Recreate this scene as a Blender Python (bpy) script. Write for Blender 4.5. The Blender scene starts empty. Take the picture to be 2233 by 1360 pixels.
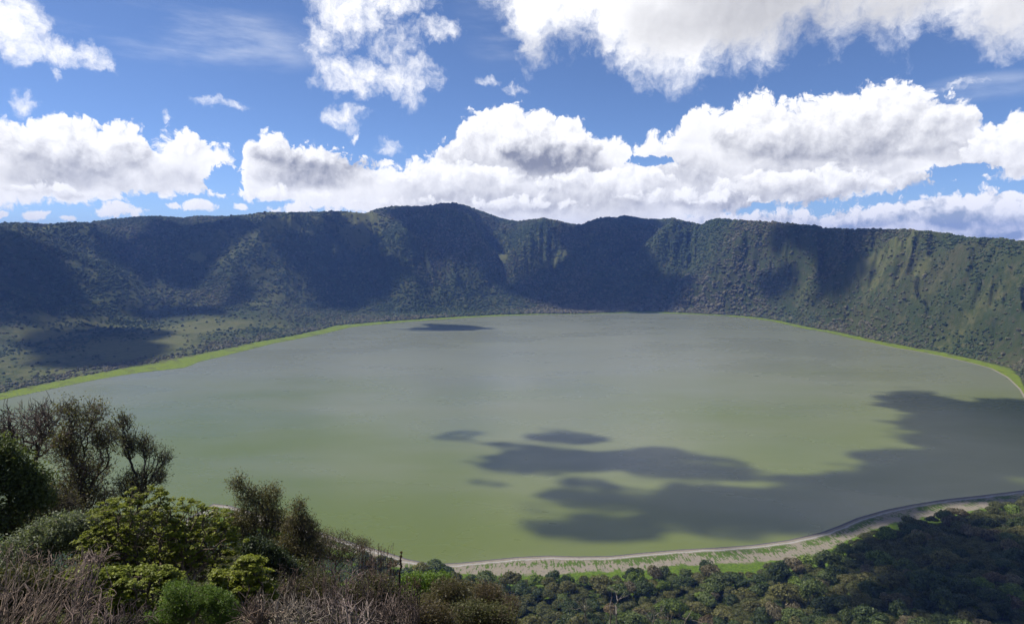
import bpy, math, random
import numpy as np
from mathutils import Vector
PI = math.pi
scene = bpy.context.scene
col = scene.collection
RNG = np.random.default_rng(7)

# ------------------------------------------------------------------ camera
CAM_H = 300.0                       # metres above the lake
FPX, CX, CY, PITCH = 1455.0, 1116.5, 680.0, math.atan(150 / 1455.0)
cd = bpy.data.cameras.new("camera")
cam = bpy.data.objects.new("camera", cd)
col.objects.link(cam)
cam.location = (0, 0, CAM_H)
cam.rotation_euler = (PI / 2 - PITCH, 0, 0)
cd.sensor_fit = 'HORIZONTAL'
cd.sensor_width = 36
cd.lens = 36 * FPX / 2233.0
cd.clip_start = 0.3
cd.clip_end = 60000
scene.camera = cam
SP, CP = math.sin(PITCH), math.cos(PITCH)

def ray(x, y):
    """unit world direction of a photograph position"""
    x = np.asarray(x, float); y = np.asarray(y, float)
    a = (x - CX) / FPX; b = (CY - y) / FPX
    d = np.stack([a, CP + b * SP, -SP + b * CP], -1)
    return d / np.linalg.norm(d, axis=-1, keepdims=True)

def azel(x, y):
    d = ray(x, y)
    return np.degrees(np.arctan2(d[..., 0], d[..., 1])), np.degrees(np.arcsin(d[..., 2]))

# ------------------------------------------------------------------ colour management
scene.view_settings.view_transform = 'Standard'
scene.view_settings.look = 'None'
scene.view_settings.exposure = 0.25
scene.view_settings.gamma = 1.0
scene.render.engine = 'CYCLES'
scene.cycles.use_denoising = True
scene.cycles.max_bounces = 6
scene.cycles.diffuse_bounces = 2
scene.cycles.glossy_bounces = 2
scene.cycles.transmission_bounces = 3
scene.cycles.transparent_max_bounces = 12
scene.cycles.volume_bounces = 0
scene.cycles.sample_clamp_indirect = 4.0

# ------------------------------------------------------------------ sun
SUN_AZ, SUN_EL = -72.0, 54.0        # degrees: azimuth from the view axis (+y) towards +x, elevation
sd_ = math.radians(SUN_AZ); se_ = math.radians(SUN_EL)
SUN = np.array([math.sin(sd_) * math.cos(se_), math.cos(sd_) * math.cos(se_), math.sin(se_)])
sl = bpy.data.lights.new("sun", 'SUN')
sl.energy = 4.5
sl.angle = math.radians(0.5)
sl.color = (1.0, 0.94, 0.83)
sun = bpy.data.objects.new("sun", sl)
col.objects.link(sun)
sun.rotation_euler = Vector(tuple(-SUN)).to_track_quat('-Z', 'Y').to_euler()
sun.location = (0, 0, 9000)

# ------------------------------------------------------------------ node expression helper
class NT:
    def __init__(s, nt): s.nt = nt; s.n = nt.nodes; s.l = nt.links
    def new(s, t, **kw):
        n = s.n.new(t)
        for k, v in kw.items(): setattr(n, k, v)
        return n
    def put(s, sock, v):
        if isinstance(v, X): s.l.new(v.s, sock)
        elif hasattr(v, 'is_output'): s.l.new(v, sock)
        else: sock.default_value = v
    def math(s, op, *a, clamp=False):
        n = s.new('ShaderNodeMath', operation=op, use_clamp=clamp)
        for i, v in enumerate(a): s.put(n.inputs[i], v)
        return X(s, n.outputs[0])
    def vmath(s, op, *a):
        n = s.new('ShaderNodeVectorMath', operation=op)
        for i, v in enumerate(a):
            if op == 'SCALE' and i == 1: s.put(n.inputs['Scale'], v)
            else: s.put(n.inputs[i], v)
        return X(s, n.outputs['Value'] if op in ('LENGTH', 'DOT_PRODUCT', 'DISTANCE') else n.outputs[0])
    def comb(s, x, y, z):
        n = s.new('ShaderNodeCombineXYZ')
        for i, v in enumerate((x, y, z)): s.put(n.inputs[i], v)
        return X(s, n.outputs[0])
    def sep(s, v):
        n = s.new('ShaderNodeSeparateXYZ'); s.put(n.inputs[0], v)
        return [X(s, o) for o in n.outputs]
    def noise(s, vec, scale, detail=2.0, rough=0.5, lac=2.0, dist=0.0, color=False, typ='FBM', dim='3D'):
        n = s.new('ShaderNodeTexNoise', noise_dimensions=dim)
        n.noise_type = typ
        s.put(n.inputs['Vector'], vec)
        s.put(n.inputs['Scale'], scale); s.put(n.inputs['Detail'], detail); s.put(n.inputs['Roughness'], rough)
        s.put(n.inputs['Lacunarity'], lac); s.put(n.inputs['Distortion'], dist)
        return X(s, n.outputs[1] if color else n.outputs[0])
    def voro(s, vec, scale, detail=0.0, rough=0.5, feature='F1', smooth=0.5, dim='3D', out=0, rand=1.0):
        n = s.new('ShaderNodeTexVoronoi', feature=feature, voronoi_dimensions=dim)
        s.put(n.inputs['Vector'], vec); s.put(n.inputs['Scale'], scale)
        s.put(n.inputs['Detail'], detail); s.put(n.inputs['Roughness'], rough)
        s.put(n.inputs['Randomness'], rand)
        if feature == 'SMOOTH_F1': s.put(n.inputs['Smoothness'], smooth)
        return X(s, n.outputs[out])
    def maprange(s, v, a, b, c=0.0, d=1.0, smooth=True, clamp=True):
        n = s.new('ShaderNodeMapRange', interpolation_type='SMOOTHSTEP' if smooth else 'LINEAR')
        if not smooth: n.clamp = clamp
        for i, q in enumerate((v, a, b, c, d)): s.put(n.inputs[i], q)
        return X(s, n.outputs[0])
    def mix(s, f, a, b):
        n = s.new('ShaderNodeMix', data_type='RGBA')
        s.put(n.inputs[0], f); s.put(n.inputs[6], a if not isinstance(a, tuple) or len(a) == 4 else a + (1,))
        s.put(n.inputs[7], b if not isinstance(b, tuple) or len(b) == 4 else b + (1,))
        return X(s, n.outputs[2])
    def mixf(s, f, a, b):
        n = s.new('ShaderNodeMix', data_type='FLOAT')
        s.put(n.inputs[0], f); s.put(n.inputs[2], a); s.put(n.inputs[3], b)
        return X(s, n.outputs[0])
    def mul(s, a, b):
        n = s.new('ShaderNodeMix', data_type='RGBA', blend_type='MULTIPLY')
        n.inputs[0].default_value = 1.0
        s.put(n.inputs[6], a if not isinstance(a, tuple) or len(a) == 4 else a + (1,))
        s.put(n.inputs[7], b if not isinstance(b, tuple) or len(b) == 4 else b + (1,))
        return X(s, n.outputs[2])
    def attr(s, name, out='Fac'):
        n = s.new('ShaderNodeAttribute'); n.attribute_name = name
        return X(s, n.outputs[out])
    def curve(s, v, pts, lo, hi, vlo, vhi):
        """piecewise profile: v in [lo,hi] -> value in [vlo,vhi] through pts"""
        n = s.new('ShaderNodeFloatCurve')
        t = s.maprange(v, lo, hi, 0.0, 1.0, smooth=False)
        s.put(n.inputs[1], t); n.inputs[0].default_value = 1.0
        c = n.mapping.curves[0]
        P = [((a - lo) / (hi - lo), (b - vlo) / (vhi - vlo)) for a, b in pts]
        P = sorted((min(1, max(0, a)), min(1, max(0, b))) for a, b in P)
        c.points[0].location = P[0]; c.points[1].location = P[-1]
        for p in P[1:-1]: c.points.new(*p)
        for p in c.points: p.handle_type = 'VECTOR'
        n.mapping.update()
        return s.maprange(X(s, n.outputs[0]), 0.0, 1.0, vlo, vhi, smooth=False)

class X:
    def __init__(s, b, sock): s.b = b; s.s = sock
    def __add__(s, o): return s.b.math('ADD', s, o)
    __radd__ = __add__
    def __sub__(s, o): return s.b.math('SUBTRACT', s, o)
    def __rsub__(s, o): return s.b.math('SUBTRACT', o, s)
    def __mul__(s, o): return s.b.math('MULTIPLY', s, o)
    __rmul__ = __mul__
    def __truediv__(s, o): return s.b.math('DIVIDE', s, o)
    def max(s, o): return s.b.math('MAXIMUM', s, o)
    def min(s, o): return s.b.math('MINIMUM', s, o)
    def clamp(s): return s.b.math('ADD', s, 0.0, clamp=True)
# ------------------------------------------------------------------ world: Nishita sky with clouds in direction space
world = bpy.data.worlds.new("World")
scene.world = world
world.use_nodes = True
W = NT(world.node_tree)
for n in list(W.n): W.n.remove(n)
sky = W.new('ShaderNodeTexSky', sky_type='NISHITA')
sky.sun_disc = False
sky.sun_elevation = se_
sky.sun_rotation = sd_
sky.altitude = 2200
sky.air_density = 0.7
sky.dust_density = 0.9
sky.ozone_density = 3.0

def deg(p): a, e = azel(p[0], p[1]); return float(a), float(e)

def top_profile(pts): return [deg(p) for p in pts]

# outlines of the cloud banks (photograph positions turned into azimuth / elevation)
BAND_TOP = [(-300,300),(-150,240),(0,258),(60,248),(130,250),(210,262),(290,268),(330,300),(380,283),(440,290),(490,320),(512,345),(526,370),(531,310),
            (560,288),(590,280),(640,302),(700,302),(735,318),(760,345),(790,352),(840,345),(866,358),(885,348),(925,340),(960,312),(990,300),(1000,262),(1030,238),
            (1065,225),(1108,215),(1135,222),(1160,238),(1185,236),(1215,248),(1250,245),(1280,262),(1305,298),(1325,295),(1360,293),(1385,315),
            (1400,310),(1430,288),(1480,290),(1490,240),(1520,228),(1560,235),(1610,215),(1650,193),(1690,203),(1720,222),(1770,205),(1830,188),(1900,182),
            (1950,168),(1990,185),(2050,210),(2090,205),(2120,205),(2135,240),(2150,272),(2185,280),(2200,250),(2233,238),(2350,230),(2500,260)]
BAND_BOT = [(-300,470),(0,452),(150,448),(230,440),(330,428),(400,432),(480,428),(560,440),(620,452),(760,470),(1000,470),(1100,500),(1400,520),(1570,468),(1650,448),(1760,452),(1850,432),(1960,420),
            (2030,395),(2100,380),(2233,398),(2500,420)]
LOW_TOP = [(-300,520),(1040,520),(1060,490),(1200,480),(1400,500),(1480,462),(1560,455),(1650,455),(1760,450),(1800,462),(1850,450),(1900,448),(1960,425),(2010,415),(2060,412),(2100,415),(2160,403),(2233,410),(2500,420)]
UP_BOT = [(-300,-300),(900,-160),(1020,-60),(1050,5),(1095,20),(1120,70),(1130,140),(1160,150),(1190,110),(1240,100),(1300,95),(1345,110),(1340,180),(1380,195),(1430,180),(1470,195),(1510,205),(1545,165),
          (1600,150),(1650,160),(1690,140),(1720,110),(1780,85),(1830,100),(1880,85),(1940,110),(1990,100),(2030,60),(2080,70),(2110,100),(2150,130),(2233,135),(2500,150)]

def ell_max(B, u, v, lst):
    """max over soft ellipses (cx,cy,rx,ry[,weight]) given at photograph positions; ~1 at a centre, 0 on the rim"""
    out = None
    for e in lst:
        cx, cy, rx, ry = e[:4]; w = e[4] if len(e) > 4 else 1.0
        a, el = deg((cx, cy)); a2, _ = deg((cx + rx, cy)); _, e2 = deg((cx, cy - ry))
        du = (u - a) / (a2 - a); dv = (v - el) / (e2 - el)
        f = (1.0 - (du * du + dv * dv)) * w
        out = f if out is None else out.max(f)
    return out

def make_group():
    g = bpy.data.node_groups.new("cumulus_field", 'ShaderNodeTree')
    g.interface.new_socket("U", in_out='INPUT', socket_type='NodeSocketFloat')
    g.interface.new_socket("V", in_out='INPUT', socket_type='NodeSocketFloat')
    g.interface.new_socket("Band", in_out='OUTPUT', socket_type='NodeSocketFloat')
    g.interface.new_socket("Low", in_out='OUTPUT', socket_type='NodeSocketFloat')
    g.interface.new_socket("Upper", in_out='OUTPUT', socket_type='NodeSocketFloat')
    g.interface.new_socket("Relief", in_out='OUTPUT', socket_type='NodeSocketFloat')
    B = NT(g)
    gi = B.new('NodeGroupInput'); go = B.new('NodeGroupOutput')
    u0, v0 = X(B, gi.outputs[0]), X(B, gi.outputs[1])
    P = B.comb(u0, v0, 0.0)
    # billowing: voronoi puffs at three sizes
    wn = B.noise(P, 0.55, 4.0, 0.55, color=True, dim='2D')
    wv = B.vmath('SUBTRACT', wn, (0.5, 0.5, 0.5))
    P2 = B.vmath('ADD', P, B.vmath('SCALE', wv, 1.3))
    b1 = B.voro(P2, 0.62, 0, dim='2D', feature='SMOOTH_F1', smooth=0.25)
    b2 = B.voro(P2, 1.6, 2.2, 0.55, dim='2D', feature='SMOOTH_F1', smooth=0.2)
    puff = (0.55 - b1) * 1.15 + (0.45 - b2) * 0.70
    fine = (B.noise(P2, 2.6, 5.0, 0.6, dim='2D') - 0.5)
    ux, vx, _ = B.sep(B.vmath('ADD', P, B.vmath('SCALE', wv, 0.9)))
    top = B.curve(ux, top_profile(BAND_TOP), -50, 50, -5, 25)
    bot = B.curve(ux, top_profile(BAND_BOT), -50, 50, -5, 25)
    bot = bot + (B.noise(P, 0.5, 3, 0.5, dim='2D') - 0.5) * 0.8
    body = (top - vx) + puff + fine * 0.32
    band = body.min((vx - bot) * 1.1 + puff * 0.8 + fine * 0.6)
    # openings of blue inside the band, and small separate puffs
    gaps = ell_max(B, ux, vx, [(490,395,44,32),(150,472,400,9,.7),(420,440,50,16),(1420,352,55,12,.7),(2090,378,80,20),(1760,470,70,10,.6)])
    band = band.min(0.15 - gaps * 1.5 + fine * 2.4 + puff * 0.8)
    small = ell_max(B, ux, vx, [(75,466,42,13),(255,457,78,24),(150,478,24,8),(380,449,22,9),(440,447,44,13),(525,450,20,11),(0,470,22,12),(645,456,60,22),(855,470,40,8),(540,340,12,22,.6),
                                (1550,440,48,24),(1660,430,60,18)])
    band = band.max(small * 1.2 + puff * 0.9 + fine * 0.9 - 0.25)
    low = B.curve(ux, top_profile(LOW_TOP), -50, 50, -5, 25) - vx + puff * 0.75 + fine * 0.45
    # high, torn clouds
    wn2 = B.noise(P, 0.30, 6.0, 0.62, color=True, dim='2D')
    wv2 = B.vmath('SUBTRACT', wn2, (0.5, 0.5, 0.5))
    uy, vy, _ = B.sep(B.vmath('ADD', P, B.vmath('SCALE', wv2, 3.2)))
    wisp = B.noise(B.vmath('ADD', P, B.vmath('SCALE', wv2, 2.0)), 0.85, 8.0, 0.66, dim='2D') - 0.5
    ub = B.curve(uy, top_profile(UP_BOT), -50, 50, -5, 40)
    upper = (vy - ub) * 0.55 + wisp * 2.2
    tatters = ell_max(B, uy, vy, [(760,20,90,95,1.1),(850,-10,110,60),(700,90,40,70,.8),(780,165,105,48),(880,165,80,55,.9),(900,205,40,40,.7),(960,70,55,30,.9),(745,250,50,32,.85),(860,100,60,60,.5),
                                  (775,292,8,14,.8),(1065,170,28,14,.6),(1120,195,32,12,.5),(490,228,60,12,.55),(365,262,12,14,.7),
                                  (20,40,90,100,1.2),(130,110,90,40,1.0),(60,110,60,40,1.0),(200,120,45,36,.9),(110,160,14,20,.6),(50,232,38,30,.7),(240,150,16,22,.6),
                                  (540,345,20,36,.4),(850,322,30,20,.5),(2080,185,60,9,.4)])
    upper = upper.max(tatters * 1.3 + wisp * 2.9 - 0.18)
    # away from the photographed sector: scattered broken cloud
    az_out = B.maprange(B.math('ABSOLUTE', u0), 44, 56)
    el_out = B.maprange(v0, 20, 27)
    outw = az_out.max(el_out)
    gen = (B.noise(P, 0.05, 5, 0.55, dim='2D') - 0.57) * 9.0
    upper = B.mixf(outw, upper, gen + puff * 0.3)
    below = B.maprange(v0, -1.5, -3.0)
    low = low - below * 60.0; upper = upper - below * 60.0; band = band - below * 60.0
    B.put(go.inputs['Relief'], (0.55 - b1) * 2.0 + (0.45 - b2) * 0.9 + (B.noise(P2, 0.9, 4.0, 0.55, dim='2D') - 0.5) * 1.6); B.put(go.inputs['Band'], band); B.put(go.inputs['Low'], low); B.put(go.inputs['Upper'], upper)
    return g

grp = make_group()
tc = W.new('ShaderNodeTexCoord')
D = W.vmath('NORMALIZE', tc.outputs['Generated'])
dx, dy, dz = W.sep(D)
U = W.math('ARCTAN2', dx, dy) * (180 / PI)
V = W.math('ARCSINE', dz) * (180 / PI)
def field(u, v):
    n = W.new('ShaderNodeGroup'); n.node_tree = grp
    W.put(n.inputs[0], u); W.put(n.inputs[1], v)
    return [X(W, o) for o in n.outputs]
f0 = field(U, V)
f1 = field(U - 0.34, V + 0.46)
P = W.comb(U, V, 0.0)
soft = W.noise(P, 0.22, 4, 0.5, color=True, dim='2D')
sv = W.vmath('SCALE', W.vmath('SUBTRACT', soft, (0.5, 0.5, 0.5)), 3.0)
us, vs, _ = W.sep(W.vmath('ADD', P, sv))
# the shaded undersides of the cumulus, where the photograph shows them
DARK = [(150,385,170,36,.62),(690,375,130,42,.95),(640,385,110,25,.7),(1190,355,150,48,1.15),(1240,380,120,34,1.0),(1050,320,90,90,.45),(1060,385,90,26,.6),(1130,440,240,36,.6),(960,440,120,26,.5),(1330,420,160,60,.5),
        (1580,440,120,40,.9),(1500,380,140,50,.5),(1800,325,240,40,.7),(1960,270,170,60,.55),(1760,385,260,30,.5),(2050,330,190,40,.55),(1780,440,170,18,.7),(2010,415,80,30,.8),(2150,370,120,30,.5),(390,400,120,30,.35)]
dark = ell_max(W, us, vs, DARK)
dark = W.maprange(dark, -0.25, 0.95)
DARKL = [(2080,478,220,30,1.1),(2200,500,160,18,1.1),(1900,490,200,20,.6),(1700,480,200,14,.3)]
darkl = W.maprange(ell_max(W, us, vs, DARKL), -0.3, 1.0)
DARKU = [(1700,20,330,130,.9),(1500,60,160,80,.5),(1900,30,260,80,.7),(2200,40,160,80,.45),(1200,110,120,40,.35)]
darku = W.maprange(ell_max(W, us, vs, DARKU), -0.3, 1.0)
rel = f0[3] - f1[3]                  # puffs: bright where they face the sun, dim behind
rim = (f0[0].min(1.2) - f1[0].min(1.2)) * 0.45
relief = rel * 0.30 + rim * 0.5
WHITE, GREY = (1.02, 1.02, 1.04), (0.24, 0.26, 0.34)
shb = (0.03 + dark * 0.50 - relief * (0.16 + dark * 0.42) + W.maprange(f0[0], 0.2, 2.2) * 0.12).clamp()
cb = W.mix(shb, WHITE, GREY)
shl = (0.06 + darkl * 0.75 - (f0[1].min(1.0) - f1[1].min(1.0)) * 0.3 - rel * 0.38).clamp()
cl = W.mix(shl, (0.98, 0.98, 1.02), (0.36, 0.43, 0.56))
shu = (0.05 + darku * 0.72 - rel * 0.04 + W.maprange(f0[2], 0.5, 3.0) * 0.15).clamp()
cu = W.mix(shu, (1.03, 1.03, 1.05), (0.46, 0.465, 0.50))
ab = W.maprange(f0[0], -0.12, 0.50)
al = W.maprange(f0[1], 0.0, 0.4)
au = W.maprange(f0[2], -0.45, 1.7)
# thin streaks of high cloud
cir = W.noise(W.comb(U * 0.05 + V * 0.02, V * 0.22, 3.0), 1.0, 6, 0.6, dim='3D')
cirm = W.maprange(ell_max(W, U, V, [(430,80,260,90),(250,60,200,60,.7),(1100,30,90,120,.5),(2150,190,160,30,.6),(2180,480,160,40,.5)]), -0.4, 1.0)
ac = W.maprange(cir, 0.42, 0.80) * cirm * 0.75
c = W.mix(ac, (0.0, 0.0, 0.0), (0.0, 0.0, 0.0))
bg_sky = W.new('ShaderNodeBackground'); bg_sky.inputs[1].default_value = 0.108
tint = W.mul(sky.outputs[0], (0.90, 0.98, 1.12))
W.put(bg_sky.inputs[0], tint)
def bg(colr):
    n = W.new('ShaderNodeBackground'); W.put(n.inputs[0], colr); n.inputs[1].default_value = 1.0
    return n.outputs[0]
def over(base, colr, a):
    m = W.new('ShaderNodeMixShader'); W.put(m.inputs[0], a); W.l.new(base, m.inputs[1]); W.l.new(bg(colr), m.inputs[2])
    return m.outputs[0]
sh = over(bg_sky.outputs[0], (0.95, 0.97, 1.0, 1), ac)
sh = over(sh, cu, au)
sh = over(sh, cl, al)
sh = over(sh, cb, ab)
# single cumulus standing in front of the bank: bright heads over their own shaded flat bases
wn3 = W.noise(P, 0.55, 4.0, 0.55, color=True, dim='2D')
w3 = W.vmath('SCALE', W.vmath('SUBTRACT', wn3, (0.5, 0.5, 0.5)), 1.5)
u3, v3, _ = W.sep(W.vmath('ADD', P, w3))
soft2 = W.noise(P, 0.5, 3.0, 0.5, dim='2D') - 0.5
HEADS = [(1060,335,112,112,.45),(1830,300,330,118,.62),(2190,345,110,95,.35),(170,345,210,88,.62),(690,350,150,70,.80),(1000,400,180,52,.35),(1750,415,270,48,.60),(1320,415,190,52,.45),
         (1195,335,118,92,1.0),(590,430,150,26,.15),(1480,440,150,36,.7),(1130,455,170,30,.35),(900,450,130,22,.35),(1552,440,46,22,.05),(1690,445,70,16,.3),(100,425,150,26,.35),(420,330,80,50,.1)]
for (cx, cy, rx, ry, dk) in HEADS:
    a_, e_ = deg((cx, cy)); a2, _ = deg((cx + rx, cy)); _, e2 = deg((cx, cy - ry))
    du = (u3 - a_) * (1.0 / (a2 - a_)); dv = (v3 - e_) * (1.0 / (e2 - e_))
    dvb = dv * W.mixf(W.maprange(dv, -0.15, 0.15), 1.6, 1.0)       # flatter below than above
    f = (1.0 - (du * du + dvb * dvb)) * (0.5 * (e2 - e_)) + (f0[3] * 0.30)
    al_ = W.maprange(f, 0.0, W.mixf(W.maprange(dv, -0.45, 0.25), 1.5, 0.30))
    d_ = W.maprange(dv + soft2 * 1.0, 0.72, -0.50) * (dk * 1.1) - relief * 0.30 - rel * 0.09 * dk
    c_ = W.mix((d_ + 0.03).clamp(), WHITE, GREY)
    sh = over(sh, c_, al_ * ab * 0.96)
wo = W.new('ShaderNodeOutputWorld'); W.l.new(sh, wo.inputs[0])
world.cycles.sampling_method = 'MANUAL'
world.cycles.sample_map_resolution = 256
# ------------------------------------------------------------------ lake outline and terrain
def plane_pt(x, y, z=0.0):
    d = ray(x, y)
    t = (CAM_H - z) / -d[..., 2]
    return d[..., 0] * t, d[..., 1] * t
FAR_SHORE = [(-500,925),(-250,900),(-120,888),(0,872),(75,856),(150,840),(230,824),(300,813),(400,802),(418,796),(430,790),(480,778),(540,763),(600,748),(660,737),(700,729),(730,722),(760,714),(830,707),(900,701),(970,696),
             (1050,691),(1120,688),(1180,686),(1270,685),(1340,683),(1410,682),(1500,685),(1560,688),(1620,692),(1680,700),(1720,709),(1760,718),(1800,724),(1850,736),(1900,747),(1950,758),(2000,766),(2050,776),
             (2120,792),(2160,803),(2195,822),(2222,848),(2240,880)]
OFF_RIGHT = [(2275,930),(2295,990),(2275,1045)]
NEAR_SHORE = [(2233,1068),(2150,1078),(2060,1088),(1990,1099),(1930,1111),(1870,1128),(1830,1145),(1790,1160),(1720,1176),(1640,1187),(1560,1193),(1480,1197),(1400,1204),(1330,1211),(1260,1212),(1200,1210),(1130,1213),
              (1060,1220),(1000,1226),(940,1228),(890,1218),(850,1205),(780,1185),(700,1160),(600,1130),(540,1112),(500,1101),(465,1097),(440,1112),(390,1140),(250,1166),(100,1172),(-100,1160),(-400,1110),(-620,1040),(-680,980)]
SHORE = np.array(FAR_SHORE + OFF_RIGHT + NEAR_SHORE, float)
sx, sy = plane_pt(SHORE[:, 0], SHORE[:, 1])
POLY = np.stack([sx, sy], 1)
LC = np.array([0.0, 1650.0])         # middle of the lake

def seg_dist(px, py, poly, closed=True):
    d = np.full(px.shape, 1e9)
    n = len(poly)
    inside = np.zeros(px.shape, bool)
    for i in range(n if closed else n - 1):
        x0, y0 = poly[i]; x1, y1 = poly[(i + 1) % n]
        ex, ey = x1 - x0, y1 - y0
        t = np.clip(((px - x0) * ex + (py - y0) * ey) / (ex * ex + ey * ey + 1e-9), 0, 1)
        d = np.minimum(d, np.hypot(px - x0 - t * ex, py - y0 - t * ey))
        if y1 != y0:
            c = ((y0 > py) != (y1 > py)) & (px < (x1 - x0) * (py - y0) / (y1 - y0) + x0)
            inside ^= c
    return d, inside

def vnoise(x, y, seed=0):
    """value noise, vectorised"""
    xi = np.floor(x).astype(np.int64); yi = np.floor(y).astype(np.int64)
    fx = x - xi; fy = y - yi
    fx = fx * fx * fx * (fx * (fx * 6 - 15) + 10); fy = fy * fy * fy * (fy * (fy * 6 - 15) + 10)
    def h(a, b):
        n = (a * 374761393 + b * 668265263 + seed * 2147483647) & 0x7fffffff
        n = ((n ^ (n >> 13)) * 1274126177) & 0x7fffffff
        n = n ^ (n >> 16)
        return (n & 0xffff) / 65535.0
    return (h(xi, yi) * (1 - fx) + h(xi + 1, yi) * fx) * (1 - fy) + (h(xi, yi + 1) * (1 - fx) + h(xi + 1, yi + 1) * fx) * fy

def fbm(x, y, oct=5, seed=0, gain=0.5):
    s = 0; a = 1; t = 0
    for o in range(oct):
        s = s + a * vnoise(x * 2 ** o + o * 17.3, y * 2 ** o - o * 9.1, seed + o); t += a; a *= gain
    return s / t

# skyline of the photograph, rim distance along it, and the share of flat floor before the wall
SKY_L = [(-600,520),(-300,505),(0,489),(30,487),(65,488),(95,491),(150,487),(200,486),(260,478),(330,472),(400,476),(430,472),(480,473),(540,469),(580,462),(620,464),(680,464),(720,461),(760,462),(795,465),(830,455),(870,450),(920,452),(960,445),(985,443),(1010,447),(1050,462),
         (1090,477),(1130,484),(1160,480),(1185,477),(1210,482),(1245,490),(1270,491),(1295,481),(1320,475),(1345,476),(1360,471),(1385,475),(1410,479),(1440,480),(1465,477),(1500,485),(1528,491)]
SKY_R = [(1531,491),(1545,483),(1562,478),(1600,480),(1660,484),(1720,489),(1780,493),(1800,499),(1850,501),(1900,501),(1950,502),(1990,501),(2040,505),(2080,513),(2110,519),(2160,520),(2200,524),(2233,526),(2350,532),(2600,540)]
RIM_R = [(-600,3200),(-300,3600),(0,3850),(300,3950),(500,4050),(620,4000),(720,3900),(850,3850),(985,3950),(1100,4150),(1250,4250),(1400,4150),(1528,4000),(1545,3350),(1620,3150),(1750,2950),(1900,2750),(2050,2550),(2233,2350),(2400,2050),(2700,1500)]
FLOOR = [(-600,.35),(-100,.37),(0,.36),(200,.36),(400,.35),(560,.28),(700,.18),(800,.16),(950,.12),(1100,.10),(1270,.04),(1400,.02),(1600,.03),(1800,.02),(2233,.03),(2700,.05)]
sky_pts = SKY_L + SKY_R
sx_ = np.array([p[0] for p in sky_pts]); sy_ = np.array([p[1] for p in sky_pts])
SAZ, SEL = azel(sx_, sy_)
rim_r = np.interp(sx_, [p[0] for p in RIM_R], [p[1] for p in RIM_R])
rim_z = CAM_H + rim_r * np.tan(np.radians(SEL))
rim_x = rim_r * np.sin(np.radians(SAZ)); rim_y = rim_r * np.cos(np.radians(SAZ))
floor_f = np.interp(sx_, [p[0] for p in FLOOR], [p[1] for p in FLOOR])
# the part of the rim behind and beside the camera, closing the bowl (x, y, z, floor)
BACK = [(2050,700,300,.05),(1500,200,305,.05),(800,-20,305,.05),(300,-40,303,.05),(0,-10,301,.05),(-300,-40,305,.05),(-900,-10,320,.1),(-1700,250,330,.2),(-2500,900,330,.4)]
rx_ = np.concatenate([rim_x, [b[0] for b in BACK]]); ry_ = np.concatenate([rim_y, [b[1] for b in BACK]])
rz_ = np.concatenate([rim_z, [b[2] for b in BACK]]); rf_ = np.concatenate([floor_f, [b[3] for b in BACK]])
phi_r = np.arctan2(rx_ - LC[0], ry_ - LC[1]); rad_r = np.hypot(rx_ - LC[0], ry_ - LC[1])
o = np.argsort(phi_r); phi_r, rad_r, rz_, rf_ = phi_r[o], rad_r[o], rz_[o], rf_[o]
def around(phi, vals, xs=None):
    xs = phi_r if xs is None else xs
    return np.interp(phi, np.concatenate([xs - 2 * PI, xs, xs + 2 * PI]), np.tile(vals, 3))
PH = np.linspace(-PI, PI, 1441)
def smooth_wrap(v, n):
    k = np.hanning(n + 2)[1:-1]; k /= k.sum()
    w = np.concatenate([v[:-1], v[:-1], v[:-1]])
    return np.convolve(w, k, 'same')[1440:2881]
T_rad = smooth_wrap(around(PH, rad_r), 13); T_z = smooth_wrap(around(PH, rz_), 9); T_f = smooth_wrap(around(PH, rf_), 41)
# distance from the lake centre to the shore, per direction
_pp = POLY - LC; _ph = np.arctan2(_pp[:, 0], _pp[:, 1]); _o = np.argsort(_ph)
T_sh = smooth_wrap(around(PH, np.hypot(_pp[:, 0], _pp[:, 1])[_o], _ph[_o]), 7)

def pxr(x, y, r):
    d = ray(x, y); k = r / math.hypot(d[0], d[1])
    return d[0] * k, d[1] * k, CAM_H + d[2] * k
# spurs running down the walls: crest (photograph position, added height) and half width
SPURS = [
    ([(800,470,60),(740,500,120),(700,530,150),(650,575,150),(590,610,140),(550,650,110),(535,688,40)], 330),
    ([(650,480,40),(600,510,80),(520,560,95),(440,600,85),(390,645,30)], 230),
    ([(560,490,30),(460,560,80),(380,590,75),(300,620,30)], 190),
    ([(110,510,30),(170,560,80),(215,620,40)], 260),
    ([(-40,510,30),(-20,580,90),(30,650,30)], 300),
    ([(930,460,30),(960,520,80),(1050,580,80),(1090,625,20)], 230),
    ([(850,470,10),(870,540,60),(900,600,20)], 160),
    ([(1185,485,20),(1210,540,90),(1150,590,60),(1130,640,20)], 200),
    ([(1330,480,20),(1300,540,90),(1260,610,40)], 200),
    ([(1425,490,10),(1400,560,60),(1380,630,20)], 140),
    ([(1545,490,40),(1500,535,110),(1440,592,110),(1410,650,30)], 190),
    ([(1640,490,10),(1600,560,45),(1560,640,20)], 140),
    ([(1720,498,10),(1700,580,60),(1650,650,20)], 170),
    ([(1905,512,10),(1850,580,60),(1790,660,20)], 160),
    ([(2020,520,10),(1960,600,45),(1900,680,15)], 150),
    ([(2200,535,10),(2100,620,40),(2010,700,15)], 150),
]
def smoothstep(t): t = np.clip(t, 0, 1); return t * t * (3 - 2 * t)

L_PROF = ([0, 8, 20, 40, 60, 90, 450, 560, 2000], [1.75, 5.4, 12.3, 18.0, 27.5, 47, 268, 345, 380])
R_PROF = ([0, 8, 20, 40, 60, 90, 400, 500, 2000], [1.75, 6.3, 14.2, 28.0, 41, 62, 270, 345, 380])

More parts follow.
